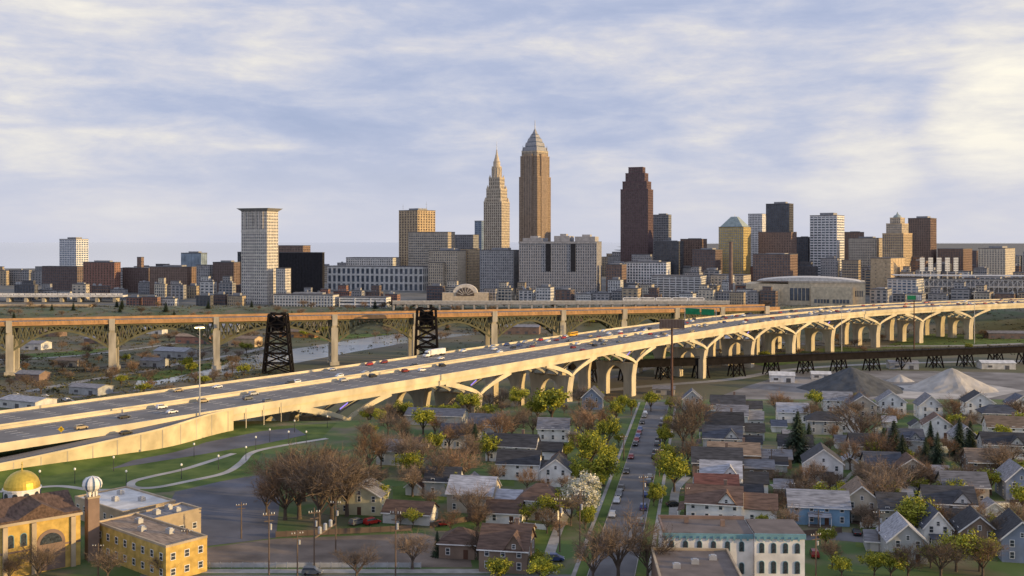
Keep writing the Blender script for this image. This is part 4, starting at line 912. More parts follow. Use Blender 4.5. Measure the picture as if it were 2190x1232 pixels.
q=MB();q.box(a0-.15,-.1,11.6,12.15,9.98,10.7);q.box(a0-.2,a0+.25,-.02,11.6,9.98,10.6);q.build('parapet','brownbrick',rf)
for i in range(6): arched(o,a0+1.8+i*3.1,0,6,1.2,2.3);arched(o,a0+1.8+i*3.1,0,1,1.2,2.6)
for i in range(4): arched(o,1.6+i*2.6,-.8,6,1.2,2.3);arched(o,1.6+i*2.6,-.8,1.5,1.2,2.8)
Yn=205;x0,x1=X(1412,Yn),X(1590,Yn)
o=thing('flat_roof_building','low brick building with a flat brown roof at the bottom edge','building',((x0+x1)/2,Yn,0),math.radians(-3));HPOS.append(((x0+x1)/2,Yn+10,13))
q=MB();w2=(x1-x0)/2;q.box(-w2,w2,0,20.5,-.2,7);q.build('wall','brownbrick',o)
q=MB();q.box(-w2+.4,w2-.4,.4,20.1,7.003,7.1);rf=q.build('roof','bldgroof',o)
q=MB();q.box(-w2-.1,w2+.1,-.1,.38,7.003,7.6);q.box(-w2-.1,-w2+.38,.4,20.1,7.003,7.55);q.box(w2-.38,w2+.1,.4,20.1,7.003,7.55);q.box(-w2-.1,w2+.1,20.12,20.6,7.003,7.6);q.build('parapet','tan',rf)
for i in range(3):
    q=MB();q.cb(-w2*.5+i*w2*.5,8+i*3,1.6,1.2,7.1,8);q.cb(-w2*.5+i*w2*.5,8+i*3,.9,.7,8,8.2);q.build('roof_vent','galv',rf)
for i in range(5): window(o,-w2+2+i*(w2*2-4)/4,0,4.2)
# ---------- church group
w=20;d=17
t=math.radians(50);Cx=X(2,227);x=Cx-w/2*math.cos(t)+d/2*math.sin(t);y=227+w/2*math.sin(t)+d/2*math.cos(t)
o=thing('domed_church','yellow brick church with a golden dome at the left edge','church',(x,y,0),-t);ANCH.append((x,y,'golden domed church'));HPOS.append((x,y,16))
q=MB();q.box(-w/2,w/2,-d/2,d/2,-.3,11.6);q.build('wall','yellowbrick',o)
q=MB();q.box(-w/2-.4,w/2+.4,-d/2-.4,d/2+.4,11.6,12.2);q.build('cornice','tan',o)
q=MB();q.box(-w/2-.1,w/2+.1,-d/2-.1,d/2+.1,5.4,5.8);q.build('string_course','brownbrick',o)
q=MB();q.box(-w/2-.2,w/2+.2,-d/2-.2,d/2+.2,12.21,12.7);q.prism([(-5.5,-d/2-.2,12.71),(5.5,-d/2-.2,12.71),(0,-d/2-.2,15.6)],[(-5.5,d/2+.2,12.71),(5.5,d/2+.2,12.71),(0,d/2+.2,15.6)]);q.prism([(-w/2-.2,-5,12.72),(-w/2-.2,5,12.72),(-w/2-.2,0,15.5)],[(w/2+.2,-5,12.72),(w/2+.2,5,12.72),(w/2+.2,0,15.5)]);q.build('roof','brownroof',o)
for yy in(-d/2+.3,d/2-2.2,-2.2): q=MB();q.box(w/2+.02,w/2+.6,yy,yy+1.0,0,11.5);q.build('buttress','tan',o)
dx,dy=-3.8,-.6
q=MB();q.lathe([(4.0,12.7),(4.0,16.4),(4.3,16.5),(4.3,16.8)],24,(dx,dy));dr=q.build('drum','white',o)
for i in range(10):
    a=2*math.pi*i/10;q=MB();n=6;Lp=[(-.62,0),(.62,0)]+[(.62*math.cos(math.pi*k/n),1.1+.62*math.sin(math.pi*k/n)) for k in range(n+1)]
    ca,sa=math.cos(a),math.sin(a)
    q.prism([(dx+4.12*ca-p*sa,dy+4.12*sa+p*ca,14.4+b) for p,b in Lp],[(dx+3.8*ca-p*sa,dy+3.8*sa+p*ca,14.4+b) for p,b in Lp]);q.build('window','pane',dr)
q=MB();q.lathe([(4.0*math.cos(i*math.pi/18),16.81+4.0*math.sin(i*math.pi/18)) for i in range(9)]+[(.3,20.9)],32,(dx,dy));dm=q.build('dome','gold',o)
q=MB();q.bar((dx,dy,20.8),(dx,dy,22.8),.16);q.bar((dx-.6,dy,22.2),(dx+.6,dy,22.2),.14);q.build('cross','gold',dm)
n=12
q=MB();q.prism([(w/2+.15,2+3.1*math.cos(math.pi*i/n),6.3+3.1*math.sin(math.pi*i/n)) for i in range(n+1)]+[(w/2+.15,-1.1,.2),(w/2+.15,5.1,.2)],[(w/2-.2,2+3.1*math.cos(math.pi*i/n),6.3+3.1*math.sin(math.pi*i/n)) for i in range(n+1)]+[(w/2-.2,-1.1,.2),(w/2-.2,5.1,.2)]);pa=q.build('portal_arch','brownbrick',o)
q=MB();q.prism([(w/2+.22,2+2.4*math.cos(math.pi*i/n),6.2+2.4*math.sin(math.pi*i/n)) for i in range(n+1)],[(w/2+.16,2+2.4*math.cos(math.pi*i/n),6.2+2.4*math.sin(math.pi*i/n)) for i in range(n+1)]);q.build('arch_glazing','pane',pa)
for yy in(-6.5,-3.8): arched(o,w/2,yy,6.6,1.4,3,math.pi/2)
for xx in(-8,-4,0,4,8): arched(o,xx,-d/2,6.6,1.6,3.2);arched(o,xx,-d/2,1.5,1.4,2.6)
xb,yb=X(197,242),242
o=thing('bell_tower','slim brick bell tower with a blue and white striped dome','tower',(xb,yb,0),-t);ANCH.append((xb,yb,'striped dome bell tower'))
q=MB();q.cb(0,0,2.6,2.6,-.2,14.6);q.build('shaft','brownbrick',o)
q=MB();q.cb(0,0,2.9,2.9,14.6,15);q.build('ledge','tan',o)
for i in range(8): q=MB();a=math.pi/4*i;q.bar((1.05*math.cos(a),1.05*math.sin(a),15),(1.05*math.cos(a),1.05*math.sin(a),16.4),.35);q.build('column','white',o)
q=MB();q.lathe([(1.4,16.2),(2.1,16.9),(2.3,17.7),(2.1,18.5),(1.5,19.2),(.7,19.5),(.1,19.65)],24,mis=[0,0,1]);q.build('striped_dome',['white','blueglass'],o)
def flat(label,short,px0,pxc,px1,pyt,Y,t,wall,roof,name='church_hall',rows=((1.2,1.6),)):
    x,y,w,d,rz=footprint(px0,pxc,px1,Y,t);h=Z(pyt,Y)
    o=thing(name,label,'building',(x,y,0),rz);ANCH.append((x,y,short));HPOS.append((x,y,max(w,d)/2))
    q=MB();q.box(-w/2,w/2,-d/2,d/2,-.3,h);q.build('wall',wall,o)
    q=MB();q.box(-w/2+.4,w/2-.4,-d/2+.4,d/2-.4,h+.003,h+.08);rf=q.build('roof',roof,o)
    q=MB();q.box(-w/2-.06,w/2+.06,-d/2-.06,-d/2+.38,h+.003,h+.5);q.box(-w/2-.06,w/2+.06,d/2-.38,d/2+.06,h+.003,h+.5);q.box(-w/2-.06,-w/2+.38,-d/2+.39,d/2-.39,h+.003,h+.48);q.box(w/2-.38,w/2+.06,-d/2+.39,d/2-.39,h+.003,h+.48);q.build('parapet','tan',rf)
    for i in range(3):
        q=MB();cx=-w*.25+i*w*.22;cy=(-1)**i*d*.15;q.cb(cx,cy,1.8,1.3,h+.08,h+1.1);q.cb(cx+.1,cy,1,.8,h+1.1,h+1.35);q.build('roof_unit','galv',rf)
    for zz,hh in rows:
        for i in range(max(2,int(d/3))): window(o,w/2,-d/2+(i+.5)*d/max(2,int(d/3)),zz,math.pi/2,1.3,hh)
        for i in range(max(2,int(w/3.5))): window(o,-w/2+(i+.5)*w/max(2,int(w/3.5)),-d/2,zz,0,1.3,hh)
    return o
flat('flat white roofed church hall behind the bell tower','white roofed hall',160,262,375,1098,262,40,'tan','whiteroof',rows=((2.5,1.6),))
flat('grey roofed church hall with beige walls by the dark lot','grey roofed hall',275,315,430,1116,250,40,'tan','greyroof',rows=((2.2,1.6),))
flat('yellow brick hall with a flat brown roof near the bottom left','yellow brick hall',205,355,443,1172,225,40,'yellowbrick','tanroof',rows=((1.2,1.6),(4.6,1.7)))
# ---------- flats sheds
def shed(label,short,px,py,wpx,dep,h,rise,wall,roof,rot=0):
    x,y=gp(px,py,-27);s=(py-517)/102;w=wpx/s;y+=dep/2;x=X(px,y)
    o=thing('warehouse',label,'warehouse',(x,y,tz(x,y)-.1),math.radians(rot));ANCH.append((x,y,short))
    P=[(-dep/2,0),(dep/2,0),(dep/2,h),(0,h+rise),(-dep/2,h)];q=MB();q.prism([(-w/2,a,b) for a,b in P],[(w/2,a,b) for a,b in P]);q.build('wall',wall,o)
    P=[(-dep/2-.5,h-.1),(0,h+rise+.05),(dep/2+.5,h-.1),(dep/2+.5,h+.2),(0,h+rise+.35),(-dep/2-.5,h+.2)];q=MB();q.prism([(-w/2-.5,a,b) for a,b in P],[(w/2+.5,a,b) for a,b in P]);q.build('roof',roof,o)
    n=max(2,int(w/9))
    for i in range(n):
        q=MB();xx=-w/2+(i+.5)*w/n;q.box(xx-1.6,xx+1.6,-dep/2-.1,-dep/2-.003,.1 if i%2 else 1.5,3.2);q.build('loading_door' if i%2 else 'window','darkgrey',o)
for a in [('grey metal warehouse on the flats left of the river','grey flats warehouse',375,766,78,18,6,2.5,'greywall','lightroof',-18),
 ('long orange brick warehouse behind the left lift tower','orange brick warehouse',640,722,80,14,6,2,'orange','tanroof',-10),
 ('tan sheds left of the black lift tower','tan shed',525,742,62,16,8,2,'sand','tanroof',-14),
 ('brown shed beside the river road','brown riverside shed',215,735,60,14,5,2,'brownbrick','greyroof',-12),
 ('white shed in the gravel yard','white yard shed',1672,818,52,12,5,2,'white','whiteroof',-12),
 ('small white shed left of the dark gravel pile','small yard shed',1755,812,40,10,4,1.5,'offwhite','whiteroof',-10),
 ('low white depot at the far left edge','low white depot',60,875,110,16,5,1.5,'offwhite','lightroof',-25),
 ('grey depot on the left behind the highway','grey left depot',195,845,80,14,5,1.5,'greywall','greyroof',-22),
 ('grey shed under the bridge arches','grey arch shed',1575,735,60,14,5,2,'greywall','lightroof',-8),
 ('brick warehouse behind the steel arch bridge','brick flats warehouse',1110,715,90,16,8,2,'brownbrick','greyroof',-8),
 ('red brick warehouse right of the arch bridge piers','red flats warehouse',1260,705,70,16,8,2,'redbrick','greyroof',-8),
 ('white shed beyond the gravel yard at right','white far shed',2130,790,70,12,5,1.5,'offwhite','whiteroof',-5),
 ('tan shed between the highway piers','tan pier shed',1420,845,46,10,4,1.5,'beige','greyroof',-10),
 ('grey shed behind the gravel piles','grey pile shed',1930,790,60,12,5,1.5,'greywall','lightroof',-8),
 ('brown shed far left beyond the arch bridge','far brown shed',110,720,56,14,5,2,'brownbrick','tanroof',-12),
 ('white shed far left beyond the arch bridge','far white shed',330,715,50,12,5,2,'offwhite','lightroof',-12),
 ('grey riverside shed below the second arch','second arch shed',330,785,50,12,5,2,'greywall','greyroof',-18),
 ('brown trackside shed at far left','trackside shed',70,815,60,12,5,2,'brownbrick','greyroof',-14),
 ('low beige shed by the railway tracks','beige track shed',150,785,54,12,5,2,'beige','tanroof',-14),
 ('brick shed on the far bank right of the river','far bank shed',800,705,60,12,6,2,'redbrick','tanroof',-8),
 ('long pale warehouse behind the first arch at left','first arch warehouse',60,748,90,16,6,2,'offwhite','greyroof',-12),
 ('long brick warehouse seen through the second arch','second arch warehouse',420,735,80,16,7,2,'redbrick','tanroof',-12),
 ('grey warehouse behind the pier left of the lift tower','grey pier warehouse',480,712,70,14,6,2,'greywall','lightroof',-10),
 ('low tan warehouse on the river bend','river bend warehouse',690,708,70,14,6,2,'tan','greyroof',-8),
 ('dark shed at the right edge of the flats','dark right shed',2150,725,80,14,6,2,'darkbrick','greyroof',-5)]: shed(*a)
# ---------- trees
def rvec(r):
    return Vector((r.uniform(-1,1),r.uniform(-1,1),r.uniform(-1,1)))
def tree_mesh(seed,kind):
    r=random.Random(seed);tr=MB();cr_=MB();bare=kind=='bare'
    def leafc(p,n,sp,sz,mi):
        for _ in range(n):
            c=p+rvec(r)*sp;u=rvec(r).normalized();v=u.cross(rvec(r)).normalized();a=sz*r.uniform(.6,1.3)
            cr_.q([c-u*a,c+v*a*.8,c+u*a,c-v*a*.8],mi)
    def sliver(p,d,l,w):
        u=d.cross(rvec(r));
        if u.length<1e-4:return p
        u.normalize();q=p+d*l;cr_.q([p-u*w,p+u*w,q]);return q
    def grow(p,d,l,rad,lv):
        q=p+d*l
        if lv<3: tr.bar(p,q,rad*2,w2=rad*1.2) if lv<2 else cr_.bar(p,q,rad*2,w2=rad,mi=0 if bare else 2)
        n=[8,7,6][lv] if lv<3 else 0
        for i in range(n):
            u=r.uniform(.45,1) if lv else r.uniform(.5,1)
            b=p+d*l*u;sp=[.75,.8,.85][lv]
            nd=(d+rvec(r)*sp+Vector((0,0,.2))).normalized()
            if lv==0:
                a=2*math.pi*(i/n)+r.uniform(-.4,.4);t=r.uniform(.35,1.05) if i<7 else .1
                nd=Vector((math.cos(a)*t,math.sin(a)*t,1)).normalized()
            nl=l*[r.uniform(1,1.6),r.uniform(.5,.78),r.uniform(.5,.8)][lv]
            if lv<2: grow(b,nd,nl,rad*[.5,.4][lv],lv+1)
            else:
                if bare:
                    e_=sliver(b,nd,nl*1.15,.034)
                    for _ in range(8): 
                        sliver(b.lerp(e_,r.uniform(.2,1)),(nd+rvec(r)*.85).normalized(),nl*r.uniform(.4,.9),.025)
                else:
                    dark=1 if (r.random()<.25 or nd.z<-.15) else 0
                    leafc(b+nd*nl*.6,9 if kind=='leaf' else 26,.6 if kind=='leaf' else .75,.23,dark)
    if kind!='conifer':
        grow(Vector((0,0,0)),Vector((0,0,1)),2.7,.2,0)
        q=MB();q.lathe([(.36,-.3),(.24,.5),(.19,2)],7);k=len(tr.v);tr.v+=q.v;tr.f+=[tuple(k+i for i in f) for f in q.f];tr.m+=q.m
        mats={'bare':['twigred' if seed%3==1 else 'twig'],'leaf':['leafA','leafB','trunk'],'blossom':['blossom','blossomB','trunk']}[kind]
    else:
        tr.lathe([(.25,-.3),(.16,4),(.03,10)],6);mats=['needle','needleB']
        for k in range(26):
            u=k/26;z=1+8.9*u;R0=2.6*(1-u)**.85+.15;n=int(13-6*u)
            for i in range(n):
                a=2*math.pi*i/n+k*1.7+r.uniform(-.2,.2);d=Vector((math.cos(a),math.sin(a),-.28+.3*u));L_=R0*r.uniform(.7,1.12);p=Vector((0,0,z))
                for s in range(4):
                    c=p+d*L_*(s+1)/4.4;wv=d.cross(Vector((0,0,1))).normalized()*(.45*(1.15-s/4)*(.5+.5*(1-u)))
                    dr=Vector((0,0,-.18-.1*r.random()))
                    cr_.q([c-d*L_*.24-wv*.5+dr*.2,c-d*L_*.24+wv*.5,c+wv+dr,c+d*L_*.12+dr,c-wv+dr],1 if r.random()<.35 else 0)
    h=max(v[2] for v in cr_.v)
    return tr.mesh('trunk','trunk'),cr_.mesh('crown',mats),h
TM={k:[tree_mesh(10*j+i,k) for i in range(n)] for j,(k,n) in enumerate((('bare',6),('leaf',4),('blossom',1),('conifer',2)))}
TN={'bare':('bare_tree','bare brown tree'),'leaf':('leafy_tree','yellow green tree'),'blossom':('blossom_tree','white blossoming tree'),'conifer':('conifer_tree','dark conifer')}
tri=random.Random(5)
def tree(kind,x,y,h,wide=1):
    a,b,hm=tri.choice(TM[kind]);s=h/hm
    o=thing(TN[kind][0],'x','tree',(x,y,tz(x,y)),tri.uniform(0,6.28),None)
    o.scale=(s*wide,s*wide,s)
    inst('trunk',a,o);inst('crown',b,o)
    d=TN[kind][1]
    if h<7: d='small '+d
    elif h>14: d='tall '+d
    near(o,d,x,y);return o
for kind,lst in {'bare':[(610,1112,150,1.2),(682,1128,180,1.2),(742,1104,165,1.15),(592,1062,110,1.2),(650,1072,140,1.2),(722,1052,115,1.2),(570,1100,110,1.1),(640,1110,150,1.2),(710,1120,165,1.2),(790,1012,110,1),(815,1002,90,1),(870,1002,90,1.1),(882,1062,80,1.1),(930,1052,95,1.2),(978,1042,100,1.2),(960,965,80,1.1),(1003,1002,75,1.1),(930,932,58,1.2),(1070,955,100,1.2),(1040,925,62,1.2),(1258,955,110,1.0),(1238,935,80,1),(1288,930,80,.9),(1480,955,115,1.1),(1460,965,95,.9),(1470,905,75,1.1),(1498,905,62,1.1),(1840,965,125,1.1),(1880,1005,100,1.1),(1818,1005,80,1),(1897,1105,135,1.2),(1932,1065,100,1.1),(1868,1065,90,1),(2042,905,72,1.2),(1735,905,55,1.2),(1322,1242,165,1.15),(1268,1250,130,1),(1385,1246,130,1.0),(1942,1240,85,1.2),(2012,1240,100,1.2),(2102,1232,100,1.2),(2140,1025,90,1.1),(2080,1055,80,1),(1660,885,62,1.2),(1830,885,62,1.2),(882,1217,90,1.2),(762,1242,85,1.2),(80,1244,95,1.3),(352,1237,60,1.3),(1004,1114,92,1.1),(2152,1184,90,1.1),(1022,1197,72,1),(1722,1054,70,1),(700,1000,60,1),(830,930,60,1.2),(780,950,60,1.1),(1120,915,55,1.1),(2180,905,60,1.2),(1960,1150,80,1.1),(1780,1215,70,1),(1470,1005,80,.9),(1245,985,70,1),(1010,960,75,1.2),(1095,940,70,1.2),(1140,930,55,1.2),(860,950,70,1.2),(900,1010,85,1.2),(230,1243,80,1.2),(20,1244,70,1.2),(1450,1240,60,1)],
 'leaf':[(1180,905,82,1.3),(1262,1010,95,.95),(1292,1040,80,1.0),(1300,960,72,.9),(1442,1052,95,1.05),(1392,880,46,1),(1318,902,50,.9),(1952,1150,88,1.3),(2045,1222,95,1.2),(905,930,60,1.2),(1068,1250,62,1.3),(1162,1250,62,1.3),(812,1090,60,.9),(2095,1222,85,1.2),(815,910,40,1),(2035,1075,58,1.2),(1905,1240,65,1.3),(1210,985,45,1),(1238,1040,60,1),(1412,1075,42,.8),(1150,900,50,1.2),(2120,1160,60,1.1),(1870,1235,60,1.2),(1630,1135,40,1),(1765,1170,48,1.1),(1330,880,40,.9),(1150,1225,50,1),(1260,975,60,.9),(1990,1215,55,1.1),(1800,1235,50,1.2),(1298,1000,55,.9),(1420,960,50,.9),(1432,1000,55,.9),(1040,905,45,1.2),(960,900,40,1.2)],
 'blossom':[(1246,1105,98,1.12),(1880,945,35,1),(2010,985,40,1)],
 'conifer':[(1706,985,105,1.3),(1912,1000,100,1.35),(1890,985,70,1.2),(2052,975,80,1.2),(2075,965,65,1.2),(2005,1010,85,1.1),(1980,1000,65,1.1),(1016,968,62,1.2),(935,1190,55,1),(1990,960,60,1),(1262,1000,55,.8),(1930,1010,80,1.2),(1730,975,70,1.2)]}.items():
    for px,py,hp_,wd in lst:
        x,y=gp(px,py);tree(kind,x,y,hp_*75/(py-517),wd)
tf=random.Random(21)
cnt=0
while cnt<135:
    px=tf.choice([tf.uniform(1650,2190),tf.uniform(1650,2190),tf.uniform(780,1240)]);py=tf.uniform(865,1150);x,y=gp(px,py)
    if abs(x-SX(y))<13 or any(math.hypot(x-a,y-b)<r*.8 for a,b,r in HPOS):continue
    if px<900 and py>1130: continue
    cnt+=1;tree('bare' if tf.random()<.75 else 'leaf',x,y,tf.uniform(5,10),1.1)
for i in range(18):
    y=tf.uniform(260,470);x=SX(y)+(6.8 if i<11 else -10)
    tree('bare' if tf.random()<.4 else 'leaf',x,y,tf.uniform(5,8),.9)
for i in range(160):
    if i<65: px=tf.uniform(-20,1100);py=tf.uniform(700,860) if px<560 else tf.uniform(690,735)
    elif i<110: px=tf.uniform(1150,2190);py=tf.uniform(690,775)
    else: px=tf.uniform(-20,560);py=tf.uniform(700,830)
    x,y=gp(px,py,-27)
    tree('bare' if tf.random()<.85 else 'leaf',x,y,tf.uniform(7,12),1.3)
for i in range(30):
    px=tf.uniform(780,1340);py=tf.uniform(858,890);x,y=gp(px,py);tree('bare' if tf.random()<.6 else 'leaf',x,y,tf.uniform(5,10),1.2)
for i in range(80):
    px=tf.uniform(0,1100);Y=tf.uniform(1150,1270);x=X(px,Y);tree('bare' if tf.random()<.7 else 'conifer',x,Y,tf.uniform(7,12),1.4)
q=MB()
for i in range(6500):
    if i<3200: px=tf.uniform(-60,620);py=tf.uniform(690,870);x,y=gp(px,py,-27)
    elif i<5400: Y=tf.uniform(1120,1300);x=X(tf.uniform(-60,2200),Y);y=Y
    else: px=tf.uniform(600,2200);py=tf.uniform(688,760);x,y=gp(px,py,-27)
    z=tz(x,y);s=tf.uniform(.6,1.9)
    for k in range(6):
        c=Vector((x+tf.uniform(-2.5,2.5),y+tf.uniform(-2.5,2.5),z+s*.4));u=rvec(tf)*s;v=rvec(tf)*s;u.z=abs(u.z)*.6
        q.q([c-u*.5,c+v*.4,c+u*.7,c-v*.4])
tag(q.build('brush','brush'),'brown scrub covering the river flats and far bank','brush',kind='stuff')
# ---------- vehicles
def car_mesh(kind):
    H_=1.0 if kind=='car' else 1.22
    P=[(-2.25,.35),(2.2,.35),(2.27,.72),(1.2,.93*H_),(.45,1.42*H_),(-1.2 if kind=='car' else -1.95,1.45*H_),(-1.85 if kind=='car' else -2.2,1.0*H_),(-2.28,.92)]
    hw=lambda z:.92 if z<1.05*H_ else .72
    b=MB();b.prism([(x,-hw(z),z) for x,z in P],[(x,hw(z),z) for x,z in P])
    G=[(1.08,.97*H_),(.5,1.36*H_),(-1.15 if kind=='car' else -1.9,1.38*H_),(-1.7 if kind=='car' else -2.12,1.03*H_)]
    hg=lambda z:.935 if z<1.1*H_ else .78
    g=MB();g.prism([(x+.03,-hg(z),z) for x,z in G],[(x+.03,hg(z),z) for x,z in G])
    w=MB();n=10
    w.prism([(.33*math.cos(2*math.pi*i/n),-.1,.33*math.sin(2*math.pi*i/n)) for i in range(n)],[(.33*math.cos(2*math.pi*i/n),.1,.33*math.sin(2*math.pi*i/n)) for i in range(n)])
    l=MB();l.box(2.18,2.3,-.15,.15,.6,.75);t=MB();t.box(-2.32,-2.22,-.15,.15,.7,.85)
    return b.mesh('body','car_white'),g.mesh('windows','carglass'),w.mesh('wheel','tyre'),l.mesh('headlight','globe'),t.mesh('tail_light','tail')
CM={k:car_mesh(k) for k in('car','suv')}
def car(x,y,z,ang,col,kind,label,group,cat='car',full=True):
    o=thing('car',label,cat,(x,y,z),ang,group);b,g,w,l,t=CM[kind]
    inst('body',b,o,mt='car_'+col);inst('windows',g,o)
    for a in(-1.4,1.4):
        for c in(-.85,.85): inst('wheel',w,o,(a,c,.33))
    if full:
        for c in(-.65,.65): inst('headlight',l,o,(0,c,0));inst('tail_light',t,o,(0,c,0))
    return o
def locate(px,py):
    x,y=gp(px,py,ZD+.6);best=None
    for k in range(0,int(TOT),2):
        p,t=bat(k);d=(p.x-x)**2+(p.y-y)**2
        a=abs((x-p.x)*t.x+(y-p.y)*t.y)
        if best is None or a+ (1e6 if d>90**2 else 0)<best[0]: best=(a+(1e6 if d>90**2 else 0),k,(x-p.x)*-t.y+(y-p.y)*t.x)
    return best[1],best[2]
vr=random.Random(11)
BC=[(387,835,'tan'),(460,827,'white'),(697,789,'silver'),(720,804,'white'),(741,814,'silver'),(749,776,'red'),(805,773,'dark red'),(798,804,'black'),(783,796,'silver'),(814,796,'grey'),(870,794,'dark red'),(906,792,'white'),(891,782,'black'),(943,766,'white'),(946,781,'black'),(958,748,'white'),(1028,740,'silver'),(1053,746,'white'),(1064,753,'white'),(1097,743,'black'),(1107,731,'silver'),(1137,741,'grey'),(345,872,'white'),(364,881,'white'),(268,893,'black'),(168,915,'tan'),(423,856,'tan'),(522,851,'grey'),(536,840,'silver'),(566,858,'grey'),(628,820,'black'),(648,820,'white'),(1210,716,'white'),(1285,708,'white'),(1300,713,'white'),(1315,718,'silver'),(1338,715,'red'),(1390,707,'white'),(1385,714,'red'),(1225,735,'white'),(1270,727,'grey')]
VL=[]
def lanefix(o):
    cw=0 if o<33 else 1;o0=CW[cw][0];k=min(5,max(0,round((o-o0-2.5-13/6)/(26/6))));return cw,o0+2.5+(k+.5)*26/6
for px,py,c in BC:
    s,o=locate(px,py);cw,o=lanefix(o);VL.append([s,o,cw,c])
cols=['red','dark red','white','white','silver','black','grey','grey','dark red','blue','tan']
smin=bs(1250)
tries=0
while len(VL)<175 and tries<4000:
    tries+=1
    s=smin+(TOT-smin-150)*vr.random()**1.1;cw=vr.choice([0,1]);o=CW[cw][0]+2.5+(vr.randint(0,5)+.5)*26/6
    if all(abs(v[0]-s)>8 or abs(v[1]-o)>2 for v in VL): VL.append([s,o,cw,vr.choice(cols)])
for cw in(0,1):
    lst=sorted([v for v in VL if v[2]==cw],key=lambda v:v[0])
    for i,(s,o,_,c) in enumerate(lst):
        p=bp_(s,o);t=bat(s)[1];ang=math.atan2(t.y,t.x)+(math.pi if cw else 0)
        car(*p,ZD+.02,ang,c,vr.choice(['car','suv','suv']),f"{c} car on the {'near' if cw==0 else 'far'} carriageway of the highway bridge, {ordw(i)} from the left",'cars on the highway bridge',full=s<bs(700))
def on_bridge(px,py):
    s,o=locate(px,py);cw,o=lanefix(o);t=bat(s)[1];return (*bp_(s,o),ZD+.02),math.atan2(t.y,t.x)+(math.pi if cw else 0)
p,a=on_bridge(888,757);t=thing('semi_truck','white semi truck with a long box trailer on the highway bridge','truck',p,a)
q=MB();q.box(-9.5,4,-1.28,1.28,1.2,4.1);q.build('trailer','white',t)
q=MB();q.prism([(4.6,-1.2,.6),(8.8,-1.2,.6),(8.8,-1.2,1.7),(7.4,-1.2,1.9),(7.0,-1.2,3),(6.2,-1.2,3.7),(4.6,-1.2,3.7)],[(4.6,1.2,.6),(8.8,1.2,.6),(8.8,1.2,1.7),(7.4,1.2,1.9),(7,1.2,3),(6.2,1.2,3.7),(4.6,1.2,3.7)]);cb=q.build('cab','car_white',t)
q=MB();q.prism([(7.42,-1.22,1.95),(7.05,-1.22,2.9),(5.9,-1.22,2.9),(5.9,-1.22,1.95)],[(7.42,1.22,1.95),(7.05,1.22,2.9),(5.9,1.22,2.9),(5.9,1.22,1.95)]);q.build('window','carglass',cb)
def bigwheel(t,xx,yy):
    q=MB();q.prism([(xx+.5*math.cos(i*.628),yy-.15,.5+.5*math.sin(i*.628)) for i in range(10)],[(xx+.5*math.cos(i*.628),yy+.15,.5+.5*math.sin(i*.628)) for i in range(10)]);q.build('wheel','tyre',t)
for xx in(-8.5,-7.2,3.2,4.4,7.8):
    for yy in(-1.1,1.1): bigwheel(t,xx,yy)
p,a=on_bridge(1197,716);t=thing('school_bus','yellow school bus on the far side of the highway bridge','bus',p,a)
q=MB();q.prism([(-5.5,-1.2,.6),(5.5,-1.2,.6),(5.5,-1.2,1.6),(4.2,-1.2,1.8),(4,-1.2,3),(-5.5,-1.2,3.1)],[(-5.5,1.2,.6),(5.5,1.2,.6),(5.5,1.2,1.6),(4.2,1.2,1.8),(4,1.2,3),(-5.5,1.2,3.1)]);q.build('body','bus',t)
q=MB();q.box(-5.2,3.6,-1.23,-1.203,1.9,2.6);q.box(-5.2,3.6,1.203,1.23,1.9,2.6);q.build('window_band','carglass',t)
for xx in(-3.5,4):
    for yy in(-1.1,1.1): bigwheel(t,xx,yy)
sr_=sA-45;p=bp_(sr_,-5);tt=bat(sr_)[1];car(*p,rz(sr_)+.02,math.atan2(tt.y,tt.x),'black','car','black car alone on the exit ramp beside the highway',None)
pl=[]
for side in(-1,1):
    y=242
    while y<455:
        if vr.random()<.58: pl.append((side,y))
        y+=7.5
for side in(-1,1):
    for i,(sd2,y) in enumerate([v for v in pl if v[0]==side]):
        c=vr.choice(['black','grey','silver','white','dark red','blue','black','grey']);car(SX(y)+side*4.0,y,.04,math.atan2(1,.1845)+(math.pi if side<0 else 0),c,vr.choice(['car','suv']),f"{c} car parked on the {'left' if side<0 else 'right'} kerb of the street, {ordw(i)} from the near end",'cars parked along the street')
for px,py,c,k,lab,an in((1765,1043,'white','suv','white car parked on the alley behind the tall gabled house',0),(1773,1143,'white','car','white car on the drive right of the white brick building',60),(1832,1143,'black','car','black car on the drive below the beige gabled house',80),(796,1121,'red','suv','red van like car on the gravel lot left of the garage',40),(764,1122,'grey','suv','grey car beside the red one on the gravel lot',50),(948,1124,'red','car','red car just right of the low white garage',20),(1186,1200,'blue','suv','dark blue car by the pale walk right of the brown shingled house',0),(668,1229,'grey','suv','grey car parked on the bottom street',0),(1442,1083,'black','car','black car on the driveway right of the street',10),(1742,1190,'dark red','suv','dark red car right of the white painted brick building',80)):
    x,y=gp(px,py);car(x,y,.06,math.radians(an),c,k,lab,None)
for i in range(16):
    px=vr.uniform(0,160);py=vr.uniform(845,872);x,y=gp(px,py,-27);c=vr.choice(['white','silver','grey','black']);near(car(x,y,-26.9,vr.uniform(-.5,.2),c,'suv','x',None,full=False),c+' car parked',x,y)
